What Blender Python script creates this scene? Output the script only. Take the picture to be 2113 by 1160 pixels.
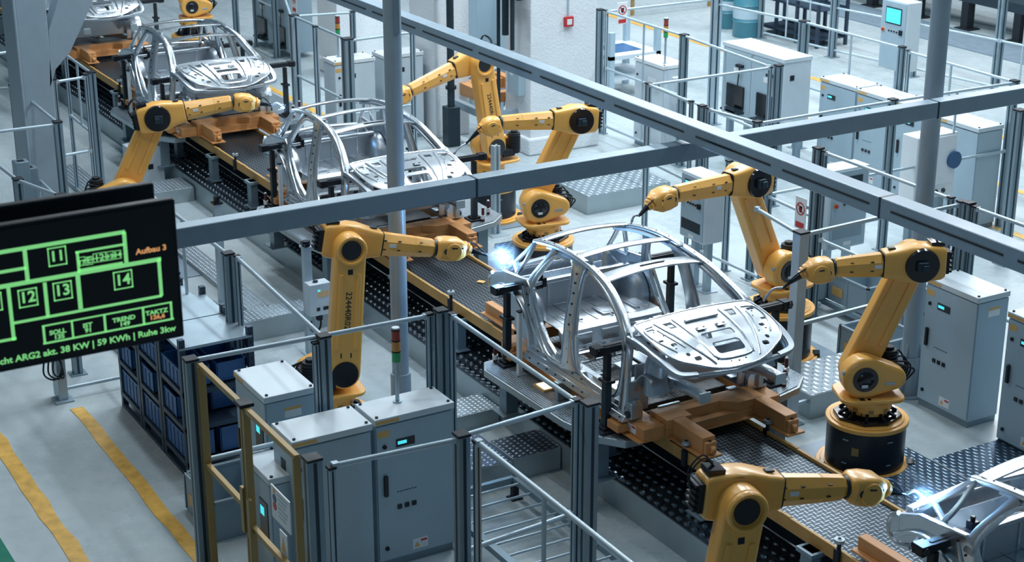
import bpy, bmesh, math, random
from mathutils import Vector, Matrix
random.seed(7)
for o in list(bpy.data.objects): bpy.data.objects.remove(o)
S = bpy.context.scene
COL = S.collection
# ------------------------------------------------------------------ camera
FPX, PITCH, HEAD, CAMZ = 3494.82, math.radians(20.1748), math.radians(149.7324), 7.5
FW = Vector((math.cos(PITCH)*math.cos(HEAD), math.cos(PITCH)*math.sin(HEAD), -math.sin(PITCH)))
RT = FW.cross(Vector((0, 0, 1))).normalized(); UP = RT.cross(FW)
CP = Vector((0, 0, CAMZ))
cd = bpy.data.cameras.new('camera'); cam = bpy.data.objects.new('camera', cd); COL.objects.link(cam)
cam.matrix_world = Matrix(((RT.x, UP.x, -FW.x, 0), (RT.y, UP.y, -FW.y, 0), (RT.z, UP.z, -FW.z, CAMZ), (0, 0, 0, 1)))
cd.sensor_width = 36; cd.lens = 36*FPX/2113; cd.clip_end = 200
cd.dof.use_dof = True; cd.dof.focus_distance = 16.8; cd.dof.aperture_fstop = 3.2
S.camera = cam
# ------------------------------------------------------------------ world, lights, exposure
w = bpy.data.worlds.new('hall'); S.world = w; w.use_nodes = True
w.node_tree.nodes['Background'].inputs[0].default_value = (0.24, 0.42, 0.56, 1)
w.node_tree.nodes['Background'].inputs[1].default_value = 0.19
S.view_settings.view_transform = 'Standard'; S.view_settings.look = 'None'
S.view_settings.exposure = 0.34; S.view_settings.gamma = 1; S.view_settings.use_curve_mapping = False
def area(x, y, z, sx, sy, p, c, aim=None):
    l = bpy.data.lights.new('hall_light', 'AREA'); l.shape = 'RECTANGLE'; l.size = sx; l.size_y = sy; l.energy = p; l.color = c
    o = bpy.data.objects.new('hall_light', l); COL.objects.link(o); o.location = (x, y, z)
    if aim: o.rotation_euler = (Vector(aim)-Vector((x, y, z))).to_track_quat('-Z', 'Y').to_euler()
    return o
for x, y, p in ((-11, 6, 90), (-11, 14, 260), (-18, 6, 220), (-18, 13, 680), (-25, 9, 420), (-25, 18, 950), (-33, 14, 520), (-33, 24, 800), (-17, 21, 800)):
    area(x, y, 11.5, 5.0, 0.5, p, (0.83, 0.93, 1.0))
area(-26, 32, 13, 14, 3, 1600, (0.95, 0.96, 1.0), (-17, 12, 0))
area(-14, 1, 9.5, 0.8, 0.8, 110, (1.0, 0.9, 0.78), (-12.5, 4.5, 0))
# ------------------------------------------------------------------ pixel of the photograph -> point of the hall
def ray(u, v): return FW + RT*((u-1056.5)/FPX) - UP*((v-580)/FPX)
def at(u, v, z=0.0):
    r = ray(u, v); return CP + r*((z-CAMZ)/r.z)
def atx(u, v, x):
    r = ray(u, v); return CP + r*(x/r.x)
def aty(u, v, y):
    r = ray(u, v); return CP + r*(y/r.y)
# ------------------------------------------------------------------ materials
def nd(nt, t, **k):
    n = nt.nodes.new(t)
    for a, b in k.items(): setattr(n, a, b)
    return n
def mth(nt, op, a, b=None):
    n = nd(nt, 'ShaderNodeMath', operation=op)
    for i, x in enumerate((a, b)):
        if x is None: continue
        if isinstance(x, (int, float)): n.inputs[i].default_value = x
        else: nt.links.new(x, n.inputs[i])
    return n.outputs[0]
def mat(name, c, rough=.5, metal=0., noise=.06, nscale=6, emit=0, bump=0, bscale=40, clear=0):
    m = bpy.data.materials.new(name); m.use_nodes = True; nt = m.node_tree; b = nt.nodes['Principled BSDF']
    b.inputs['Roughness'].default_value = rough; b.inputs['Metallic'].default_value = metal
    b.inputs['Coat Weight'].default_value = clear; b.inputs['Coat Roughness'].default_value = .15
    c4 = (*c, 1)
    if emit:
        b.inputs['Base Color'].default_value = c4
        b.inputs['Emission Color'].default_value = c4; b.inputs['Emission Strength'].default_value = emit; return m
    tc = nd(nt, 'ShaderNodeTexCoord'); n = nd(nt, 'ShaderNodeTexNoise'); n.inputs['Scale'].default_value = nscale; n.inputs['Detail'].default_value = 5
    nt.links.new(tc.outputs['Object'], n.inputs['Vector'])
    r = nd(nt, 'ShaderNodeMix', data_type='RGBA')
    r.inputs[6].default_value = tuple(max(0, x*(1-noise*2)) for x in c)+(1,)
    r.inputs[7].default_value = tuple(min(1, x*(1+noise*2)) for x in c)+(1,)
    nt.links.new(n.outputs[0], r.inputs[0]); nt.links.new(r.outputs[2], b.inputs['Base Color'])
    rr = mth(nt, 'MULTIPLY_ADD', n.outputs[0], rough*.5); rr.node.inputs[2].default_value = rough*.75
    nt.links.new(rr, b.inputs['Roughness'])
    if bump:
        n2 = nd(nt, 'ShaderNodeTexNoise'); n2.inputs['Scale'].default_value = bscale; nt.links.new(tc.outputs['Object'], n2.inputs['Vector'])
        bp = nd(nt, 'ShaderNodeBump'); bp.inputs['Strength'].default_value = bump; bp.inputs['Distance'].default_value = .02
        nt.links.new(n2.outputs[0], bp.inputs['Height']); nt.links.new(bp.outputs[0], b.inputs['Normal'])
    return m
def treadmat(name, c, ctop, kind, cell, rough=.3, metal=.8):
    m = bpy.data.materials.new(name); m.use_nodes = True; nt = m.node_tree; b = nt.nodes['Principled BSDF']
    b.inputs['Roughness'].default_value = rough; b.inputs['Metallic'].default_value = metal
    tc = nd(nt, 'ShaderNodeTexCoord'); sp = nd(nt, 'ShaderNodeSeparateXYZ'); nt.links.new(tc.outputs['Object'], sp.inputs[0])
    if kind == 'dash':
        X = mth(nt, 'DIVIDE', sp.outputs[0], cell); Y = mth(nt, 'DIVIDE', sp.outputs[1], cell)
        u = mth(nt, 'ABSOLUTE', mth(nt, 'SUBTRACT', mth(nt, 'FRACT', X), .5)); v = mth(nt, 'ABSOLUTE', mth(nt, 'SUBTRACT', mth(nt, 'FRACT', Y), .5))
        par = mth(nt, 'MODULO', mth(nt, 'ABSOLUTE', mth(nt, 'ADD', mth(nt, 'FLOOR', X), mth(nt, 'FLOOR', Y))), 2)
        par = mth(nt, 'GREATER_THAN', par, .5)
        a = mth(nt, 'MULTIPLY', mth(nt, 'LESS_THAN', u, .15), mth(nt, 'LESS_THAN', v, .48))
        c_ = mth(nt, 'MULTIPLY', mth(nt, 'LESS_THAN', v, .15), mth(nt, 'LESS_THAN', u, .48))
        h = mth(nt, 'ADD', mth(nt, 'MULTIPLY', a, par), mth(nt, 'MULTIPLY', c_, mth(nt, 'SUBTRACT', 1, par)))
    else:
        X = mth(nt, 'DIVIDE', sp.outputs[0], cell); Y = mth(nt, 'DIVIDE', sp.outputs[1], cell)
        if kind == 'slot': X = mth(nt, 'MULTIPLY', X, .45)
        X = mth(nt, 'ADD', X, mth(nt, 'MULTIPLY', mth(nt, 'FLOOR', Y), .5))
        u = mth(nt, 'SUBTRACT', mth(nt, 'FRACT', X), .5); v = mth(nt, 'SUBTRACT', mth(nt, 'FRACT', Y), .5)
        r = mth(nt, 'SQRT', mth(nt, 'ADD', mth(nt, 'MULTIPLY', u, u), mth(nt, 'MULTIPLY', v, v)))
        h = mth(nt, 'MINIMUM', mth(nt, 'MAXIMUM', mth(nt, 'MULTIPLY', mth(nt, 'SUBTRACT', .36, r), 5), 0), 1)
    mx = nd(nt, 'ShaderNodeMix', data_type='RGBA'); mx.inputs[6].default_value = (*c, 1); mx.inputs[7].default_value = (*ctop, 1)
    nt.links.new(h, mx.inputs[0]); nt.links.new(mx.outputs[2], b.inputs['Base Color'])
    bp = nd(nt, 'ShaderNodeBump'); bp.inputs['Strength'].default_value = .8; bp.inputs['Distance'].default_value = cell*.12
    nt.links.new(h, bp.inputs['Height']); nt.links.new(bp.outputs[0], b.inputs['Normal'])
    return m
M = dict(
 beam=mat('beam_paint', (.235, .32, .385), .42, .15), pole=mat('pole_paint', (.29, .37, .43), .42, .1), post=mat('grey_post_paint', (.21, .29, .34), .4, .3),
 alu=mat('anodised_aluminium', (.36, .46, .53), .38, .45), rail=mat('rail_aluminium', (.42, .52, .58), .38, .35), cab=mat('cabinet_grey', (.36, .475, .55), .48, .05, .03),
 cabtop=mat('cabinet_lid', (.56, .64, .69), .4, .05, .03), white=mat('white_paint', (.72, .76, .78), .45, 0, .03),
 yellow=mat('robot_yellow', (.90, .455, .095), .38, 0, .05, 4, clear=.3), orange=mat('skid_orange', (.55, .25, .085), .45, 0, .1, 5),
 railyel=mat('rail_ochre', (.50, .28, .08), .5, 0, .12, 5), gate=mat('gate_ochre', (.33, .22, .08), .45, .2, .05),
 black=mat('gloss_black', (.008, .010, .014), .16, 0, .0), dark=mat('matt_black', (.018, .022, .028), .45), dgrey=mat('dark_steel', (.035, .055, .07), .38, .4),
 drum=mat('drum_black', (.010, .014, .024), .32), blue=mat('blue_plastic', (.028, .115, .30), .4), rack=mat('rack_steel', (.035, .06, .095), .4, .4),
 silver=mat('pressed_steel', (.66, .71, .75), .26, .92, .05, 3), silver2=mat('pressed_steel_dull', (.46, .51, .56), .36, .9, .06, 3), galv=mat('galvanised', (.40, .47, .50), .38, .65, .1, 3),
 grey=mat('bin_grey', (.27, .36, .42), .5), concrete=mat('plaster_white', (.72, .76, .79), .8, 0, .04, 3, bump=.5, bscale=30),
 teal=mat('drum_teal', (.05, .20, .26), .35), red=mat('red', (.5, .03, .03), .4), amber=mat('amber_lens', (.55, .25, .06), .3), green=mat('green_lens', (.03, .33, .12), .3), rlens=mat('red_lens', (.30, .04, .03), .3),
 maroon=mat('maroon', (.08, .01, .012), .3), label=mat('label_orange', (.66, .40, .13), .5), cyan=mat('display_cyan', (.06, .62, .70), emit=.85), tan=mat('display_tan', (.75, .5, .25), .4),
 scrblk=mat('screen_black', (.004, .006, .008), .35), scrgrn=mat('screen_green', (.16, .50, .17), emit=.9), scrorg=mat('screen_orange', (.50, .24, .09), emit=.9), bluepaint=mat('blue_paint', (.02, .09, .22), .4),
 weld=mat('weld_arc', (.30, .62, 1.0), emit=30), spark=mat('spark', (1, .7, .6), emit=6), glowlamp=mat('lamp_panel', (1.0, .95, .75), emit=2.5),
 liney=mat('floor_yellow', (.62, .36, .07), .42, 0, .25, 9), lineg=mat('floor_green', (.0, .16, .10), .4),
 deck=treadmat('conveyor_tread', (.030, .042, .055), (.22, .28, .32), 'dash', .052, .34, .92), deckfar=treadmat('floor_tread_dark', (.06, .10, .15), (.25, .34, .42), 'slot', .05, .35, .85),
 dot=treadmat('dotted_plate', (.25, .31, .36), (.45, .52, .56), 'dot', .028, .35, .7), step=treadmat('step_tread', (.28, .35, .40), (.68, .74, .77), 'dot', .055, .3, .6), stepd=treadmat('step_tread_dark', (.11, .15, .21), (.50, .56, .62), 'dot', .062, .28, .7),
 plat=mat('platform_tread', (.13, .165, .20), .27, .92), rubber=treadmat('rubber_mat', (.010, .016, .022), (.02, .03, .04), 'dot', .035, .5, 0), plate=mat('floor_plate', (.20, .27, .33), .4, .2))
for k_ in ('dark', 'dgrey'): M[k_].node_tree.nodes['Principled BSDF'].inputs['Specular IOR Level'].default_value = .2
fm = mat('floor_concrete', (.40, .475, .50), .30, 0, .0); M['floor'] = fm
nt = fm.node_tree; b = nt.nodes['Principled BSDF']; tc = nd(nt, 'ShaderNodeTexCoord')
n1 = nd(nt, 'ShaderNodeTexNoise'); n1.inputs['Scale'].default_value = .5; n1.inputs['Detail'].default_value = 8
n2 = nd(nt, 'ShaderNodeTexNoise'); n2.inputs['Scale'].default_value = 5; n2.inputs['Detail'].default_value = 8; n2.inputs['Roughness'].default_value = .7
for n in (n1, n2): nt.links.new(tc.outputs['Object'], n.inputs['Vector'])
s_ = mth(nt, 'ADD', mth(nt, 'MULTIPLY', n1.outputs[0], .6), mth(nt, 'MULTIPLY', n2.outputs[0], .4))
cr = nd(nt, 'ShaderNodeValToRGB'); cr.color_ramp.elements[0].position = .33; cr.color_ramp.elements[0].color = (.32, .39, .415, 1); cr.color_ramp.elements[1].position = .68; cr.color_ramp.elements[1].color = (.47, .53, .55, 1)
nt.links.new(s_, cr.inputs[0]); nt.links.new(cr.outputs[0], b.inputs['Base Color'])
nt.links.new(mth(nt, 'ADD', mth(nt, 'MULTIPLY', s_, .35), .10), b.inputs['Roughness'])
bp = nd(nt, 'ShaderNodeBump'); bp.inputs['Strength'].default_value = .12; bp.inputs['Distance'].default_value = .02; nt.links.new(n2.outputs[0], bp.inputs['Height']); nt.links.new(bp.outputs[0], b.inputs['Normal'])
# ------------------------------------------------------------------ mesh helpers
class B:
    def __init__(s): s.bm = bmesh.new()
    def geo(s, vs, fs):
        v = [s.bm.verts.new(p) for p in vs]
        for f in fs:
            try: s.bm.faces.new([v[i] for i in f])
            except ValueError: pass
        return s
    def box(s, c, d, rz=0, R=None):
        c = Vector(c); hx, hy, hz = d[0]/2, d[1]/2, d[2]/2
        R = R or Matrix.Rotation(rz, 3, 'Z')
        vs = [c+R@Vector((x*hx, y*hy, z*hz)) for x in (-1, 1) for y in (-1, 1) for z in (-1, 1)]
        return s.geo(vs, [(0, 1, 3, 2), (4, 6, 7, 5), (0, 4, 5, 1), (2, 3, 7, 6), (0, 2, 6, 4), (1, 5, 7, 3)])
    def bx(s, x0, x1, y0, y1, z0, z1): return s.box(((x0+x1)/2, (y0+y1)/2, (z0+z1)/2), (abs(x1-x0), abs(y1-y0), abs(z1-z0)))
    def bar(s, p, q, wd, hg, up=(0, 0, 1)):
        p, q = Vector(p), Vector(q); d = q-p; L = d.length; x = d.normalized(); up = Vector(up)
        if abs(x.dot(up)) > .99: up = Vector((1, 0, 0))
        y = up.cross(x).normalized(); z = x.cross(y)
        return s.box((p+q)/2, (L, wd, hg), R=Matrix((x, y, z)).transposed())
    def cyl(s, p, q, r, r2=None, n=20, cap=True):
        r2 = r if r2 is None else r2; return s.loft([p, q], [(r, r), (r2, r2)], n, cap)
    def frames(s, pts):
        pts = [Vector(p) for p in pts]; T = []
        for i in range(len(pts)):
            a = pts[max(0, i-1)]; b_ = pts[min(len(pts)-1, i+1)]; T.append((b_-a).normalized())
        return pts, T
    def loft(s, path, sizes, n=16, cap=True, sq=0, up=None):
        # elliptical (sq=0) or rounded-rectangular (sq>0) sections along a path
        pts, T = s.frames(path); rings = []; u0 = Vector(up) if up else (Vector((0, 0, 1)) if abs(T[0].z) < .9 else Vector((1, 0, 0)))
        for p, t, (a, b_) in zip(pts, T, sizes):
            side = u0.cross(t)
            if side.length < 1e-4: side = Vector((0, 1, 0))
            side.normalize(); u = t.cross(side).normalized()
            if not up: u0 = u
            ring = []
            for k in range(n):
                th = 2*math.pi*(k+.5)/n; c_, s_ = math.cos(th), math.sin(th)
                if sq:
                    e = 2/(2+sq*6); c_ = math.copysign(abs(c_)**e, c_); s_ = math.copysign(abs(s_)**e, s_)
                ring.append(s.bm.verts.new(p+side*(a*c_)+u*(b_*s_)))
            rings.append(ring)
        for r0, r1 in zip(rings, rings[1:]):
            for k in range(n): s.bm.faces.new((r0[k], r0[(k+1) % n], r1[(k+1) % n], r1[k]))
        if cap:
            s.bm.faces.new(rings[0][::-1]); s.bm.faces.new(rings[-1])
        return s
    def tube(s, path, r, n=8): return s.loft(path, [(r, r)]*len(path), n)
    def prism(s, poly, y0, y1, ax='y'):
        # polygon of (a,b) extruded: ax y -> (a, y, b); ax z -> (a, b, z); ax x -> (x, a, b)
        f = {'y': lambda a, b_, t: (a, t, b_), 'z': lambda a, b_, t: (a, b_, t), 'x': lambda a, b_, t: (t, a, b_)}[ax]
        n = len(poly); v = [f(a, b_, y0) for a, b_ in poly]+[f(a, b_, y1) for a, b_ in poly]
        return s.geo(v, [tuple(range(n)), tuple(range(2*n-1, n-1, -1))]+[(i, n+i, n+(i+1) % n, (i+1) % n) for i in range(n)])
    def plate(s, outer, holes, fz, th):
        # flat or curved plate with holes; outer and holes are (x,y) loops; fz(x,y)->z
        b2 = bmesh.new(); ed = []
        for loop in [outer]+holes:
            vs = [b2.verts.new((x, y, 0)) for x, y in loop]
            ed += [b2.edges.new((vs[i], vs[(i+1) % len(vs)])) for i in range(len(vs))]
        bmesh.ops.triangle_fill(b2, use_beauty=True, edges=ed)
        bmesh.ops.subdivide_edges(b2, edges=b2.edges[:], cuts=1)
        ex = bmesh.ops.extrude_face_region(b2, geom=b2.faces[:])
        top = {e for e in ex['geom'] if isinstance(e, bmesh.types.BMVert)}
        for v in b2.verts: v.co.z = fz(v.co.x, v.co.y)+(0 if v in top else -th)
        me = bpy.data.meshes.new('t'); b2.to_mesh(me); s.bm.from_mesh(me); b2.free(); bpy.data.meshes.remove(me); return s
    def build(s, name, m, parent=None, bevel=0, smooth=False, loc=None, seg=2):
        bmesh.ops.recalc_face_normals(s.bm, faces=s.bm.faces[:])
        me = bpy.data.meshes.new(name); s.bm.to_mesh(me); s.bm.free()
        me.materials.append(M[m] if isinstance(m, str) else m)
        o = bpy.data.objects.new(name, me); COL.objects.link(o)
        if smooth:
            me.polygons.foreach_set('use_smooth', [True]*len(me.polygons))
            me.set_sharp_from_angle(angle=math.radians(38))
        if bevel:
            md = o.modifiers.new('bevel', 'BEVEL'); md.width = bevel; md.segments = seg; md.limit_method = 'ANGLE'; md.angle_limit = math.radians(40)
        if parent: o.parent = parent
        if loc: o.location = loc
        return o
def tag(o, label, cat=None, group=None, kind=None):
    if label: o['label'] = label
    if cat: o['category'] = cat
    if group: o['group'] = group
    if kind: o['kind'] = kind
    return o
def thing(name, label, cat, loc=(0, 0, 0), rz=0, group=None):
    o = bpy.data.objects.new(name, None); COL.objects.link(o); o.location = loc; o.rotation_euler = (0, 0, rz); o.empty_display_size = .1
    return tag(o, label, cat, group)
def copy_tree(o, parent=None):
    c = o.copy(); COL.objects.link(c)
    if parent: c.parent = parent
    for ch in KIDS.get(o.name, None) or [x for x in bpy.data.objects if x.parent == o]: copy_tree(ch, c)
    return c
KIDS = {}
def dup(o, loc, label, rz=None, group=None):
    c = copy_tree(o); c.location = loc; c['label'] = label
    if rz is not None: c.rotation_euler = (0, 0, rz)
    if group: c['group'] = group
    return c
def text(body, size, m, parent, loc, rot, name='lettering', align='LEFT', ext=.001, sx=1, bold=.0):
    cu = bpy.data.curves.new('t', 'FONT'); cu.body = body; cu.size = size; cu.align_x = align; cu.extrude = ext; cu.offset = bold; cu.resolution_u = 3
    o = bpy.data.objects.new('t', cu); me = bpy.data.meshes.new_from_object(o); bpy.data.objects.remove(o)
    me.materials.clear(); me.materials.append(M[m]); me.name = name
    p = bpy.data.objects.new(name, me); COL.objects.link(p); p.parent = parent; p.location = loc; p.rotation_euler = rot; p.scale = (sx, 1, 1)
    return p
def circ(cx, cy, r, n=20, ry=None): return [(cx+r*math.cos(2*math.pi*i/n), cy+(ry or r)*math.sin(2*math.pi*i/n)) for i in range(n)]
def rrect(x0, x1, y0, y1, r, n=4):
    o = []
    for cx, cy, a in ((x1-r, y1-r, 0), (x0+r, y1-r, 90), (x0+r, y0+r, 180), (x1-r, y0+r, 270)):
        for k in range(n+1):
            t = math.radians(a+90*k/n); o.append((cx+r*math.cos(t), cy+r*math.sin(t)))
    return o
def smoothpath(pts, n=6):
    # Catmull-Rom through points of any dimension
    P = [Vector(p) for p in pts]; P = [P[0]*2-P[1]]+P+[P[-1]*2-P[-2]]; out = []
    for i in range(1, len(P)-2):
        for k in range(n):
            t = k/n; a, b_, c, d = P[i-1], P[i], P[i+1], P[i+2]
            out.append(.5*((2*b_)+(c-a)*t+(2*a-5*b_+4*c-d)*t*t+(3*b_-a-3*c+d)*t**3))
    out.append(P[-2]); return out
PI = math.pi
# ================================================================== the hall
def struct(o, name=None): o['kind'] = 'structure'; return o
struct(B().box((-30, 15, -.05), (110, 90, .1)).build('floor', 'floor'))
def strip(pts, m, i):   # painted line with slightly worn edges
    b_ = B(); b_.prism(pts, .002, .006, 'z'); return struct(b_.build('trim_%d' % i, m))
def wornline(p, q, wd, i, m='liney', seed=1):
    rnd = random.Random(seed); p, q = Vector(p), Vector(q); d = (q-p); L = d.length; d.normalize(); n = Vector((-d.y, d.x)); k = int(L/.3)
    a = [p+d*(L*j/k)+n*(rnd.uniform(-.012, .012)) for j in range(k+1)]; c = [p+d*(L*j/k)+n*(wd+rnd.uniform(-.02, .02)) for j in range(k, -1, -1)]
    return strip([(v.x, v.y) for v in a+c], m, i)
a, c = at(146, 845), at(392, 1160); wornline((a.x, a.y), (c.x+1.5, a.y-.02), .15, 1)
a, c = at(0, 946), at(140, 1160); wornline((a.x-8, a.y), (c.x+1.5, a.y), .16, 2, seed=4)
a = at(0, 1110); strip([(a.x-6, a.y-.3), (a.x+4, a.y-.3), (a.x+4, a.y+.0), (a.x-6, a.y+.0)], 'lineg', 3)
wornline((-45, 20.8), (-18, 20.8), .16, 4, seed=5)
wornline((-18, 17.2), (-14.5, 17.2), .15, 5, seed=6); wornline((-31, 11.6), (-25, 11.6), .13, 6, seed=7)
wornline((-23, 18.75), (-10, 18.75), .14, 7, seed=8)
# ================================================================== near and far platforms
def domes(b_, x0, x1, y0, y1, z, sp, r, h):
    nx = int((x1-x0)/sp); ny = int((y1-y0)/sp)
    for i in range(nx):
        for j in range(ny):
            cx = x0+sp*(i+.5+(.5 if j % 2 else 0)*.0); cy = y0+sp*(j+.5)
            vs = []; 
            for rr, hh in ((r, 0), (r*.72, h*.75), (r*.3, h)):
                vs += [(cx+rr*math.cos(k*PI/4), cy+rr*math.sin(k*PI/4), z+hh) for k in range(8)]
            fs = [(k, (k+1) % 8, 8+(k+1) % 8, 8+k) for k in range(8)]+[(8+k, 8+(k+1) % 8, 16+(k+1) % 8, 16+k) for k in range(8)]+[tuple(range(16, 24))]
            b_.geo(vs, fs)
    return b_
def platform(x0, x1, y0, y1, h, label, cat='platform', top='plat', sp=.115, body='galv', dome=True, group=None):
    t = thing('tread_platform', label, cat, (x0, y0, 0), 0, group); X, Y = x1-x0, y1-y0
    B().bx(0, X, 0, Y, 0, h-.012).build('body', body, t)
    b_ = B().bx(.004, X-.004, .006, Y-.004, h-.012, h)
    if dome: domes(b_, .01, X-.01, .02, Y-.02, h, sp, .041, .022)
    b_.build('tread', top, t, smooth=dome)
    return t
xs = [-40, -33.2, -28.1, -23.5, -21.0, -18.05, -15.2, -12.55, -9.4, -6.4, -3]
wh = ['at the far top left of the line', 'second from the far end of the line', 'beside the distant car body under construction', 'below the raised yellow arm at upper left', 'left of the silver body under the cross beam', 'behind the left post with the grey control box', 'passing behind the tall round pole', 'running past the rear of the central car body', 'under the front of the central car body', 'at the bottom edge beside the big yellow arm']
for i in range(len(xs)-1):
    platform(xs[i]+.004, xs[i+1]-.004, 8.0, 8.63, .3, 'raised walkway block with dimpled dark tread, '+wh[i], 'walkway', group='walkway blocks along the line')
def steps(x0, x1, y0, y1, h, label, top='step', z0=0):
    t = thing('tread_step', label, 'step', (x0, y0, 0)); X, Y = x1-x0, y1-y0
    B().bx(0, X, 0, Y, z0, h-.006).build('body', 'galv', t, .004); B().bx(.005, X-.005, .005, Y-.005, h-.006, h).build('tread', top, t)
    return t
steps(-17.75, -17.38, 6.1, 7.99, .26, 'bright dotted step block behind the prohibition sign at left')
steps(-21.3, -18.2, 6.92, 7.22, .05, 'long flat dotted ramp strip on the light floor left of the round pole')
steps(-23.5, -22.95, 5.6, 7.98, .22, 'dotted step block behind the upper left gate frame')
steps(-25.6, -23.55, 6.6, 7.0, .05, 'narrow flat dotted ramp behind the upper left gate')
steps(-14.35, -13.95, 7.35, 7.99, .2, 'small bright dotted step between round pole and lower fence', 'step')
steps(-13.2, -12.74, 7.45, 7.99, .25, 'dark dimpled step block below the walkway, right one of the pair', 'stepd')
steps(-13.45, -12.72, 6.55, 7.435, .25, 'dark dimpled step block below the walkway, left one of the pair', 'stepd')
steps(-18.9, -16.35, 5.15, 5.75, .05, 'bright dotted ramp behind the blue bin racks', 'step')
steps(-20.4, -19.45, 12.6, 14.05, .28, 'bright slotted step platform before the white plastered column', treadmat('slotted_plate', (.15, .21, .25), (.50, .56, .59), 'slot', .075, .35, .6))
steps(-13.15, -12.4, 10.85, 11.95, .28, 'slotted silver step platform left of the drum robot', bpy.data.materials['slotted_plate'])
steps(-11.3, -10.02, 10.0, 11.2, .06, 'dark tread plate in front of the black drum, left half', 'deckfar')
steps(-10.98, -9.0, 11.22, 12.3, .06, 'dark tread plate at lower right with bolted corner', 'deckfar')
steps(-18.9, -15.6, 10.75, 11.2, .05, 'narrow dark tread strip behind the central car roof', 'deckfar')
steps(-16.0, -12.9, 10.65, 11.2, .05, 'dark tread plate seen through the central car body', 'step')
# conveyor --------------------------------------------------------------
t = thing('conveyor', 'long assembly line conveyor with dark tread deck and ochre side rails', 'conveyor', (0, 8.75, 0))
B().bx(-42, -3, -.43, .43, .70, .78).build('deck', 'deck', t)
for s, y in ((-1, 'near'), (1, 'far')):
    b_ = B(); b_.bx(-42, -3, s*.43, s*.46, .69, .81)
    for x in range(-41, -4, 1): b_.box((x*1.0+.3, s*.445, .81), (.12, .03, .012))
    b_.build('side_rail', 'railyel', t, .003)
B().bx(-42, -3, -.11, -.07, .305, .70).bx(-42, -3, .36, .40, .31, .70).build('skirt', 'dgrey', t)
for k in range(26):
    x = -41+k*1.5+.2
    for s in (-1, 1):
        b_ = B(); b_.bx(x-.07, x+.07, s*.50-.05, s*.50+.05, .32 if s < 0 else .015, .70).bx(x-.12, x+.12, s*.50-.08, s*.50+.08, .32 if s < 0 else 0, .332 if s < 0 else .015); b_.bx(x-.1, x+.1, s*.4, s*.58, .66, .70)
        b_.build('leg', 'post', t)
def roller(x, y, label):
    r = thing('guide_roller', label, 'roller', (x, y, .81)); B().cyl((0, 0, .0), (0, 0, .07), .018).build('stem', 'dark', r, smooth=True)
    B().cyl((0, 0, .07), (0, 0, .10), .042).cyl((0, 0, .10), (0, 0, .104), .024).build('wheel', 'galv', r, smooth=True); B().cyl((0, 0, .104), (0, 0, .108), .014).build('bolt', 'black', r)
    B().bx(-.03, .03, -.03, .0, -.14, .01).build('bracket', 'dark', r)
for x, y, l in ((at(1400, 917, .9).x, 8.29, 'below the tip of the near orange fork'), (at(1567, 873, .9).x, 9.21, 'on the far rail behind the orange forks'), (-15.55, 8.29, 'beside the near rail left of the rear orange fork'),
                (-13.95, 8.29, 'beside the rear orange fork of the central car'), (-22.0, 8.29, 'on the near rail in front of the second station'), (-9.02, 8.29, 'at the near rail under the lower yellow arm'), (-20.6, 8.29, 'on the rail left of the second car body'), (-27.2, 8.29, 'on the rail left of the third car body'), (-22.3, 9.21, 'on the far rail beyond the second orange forks')):
    roller(x, y, 'small steel guide roller '+l)
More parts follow.
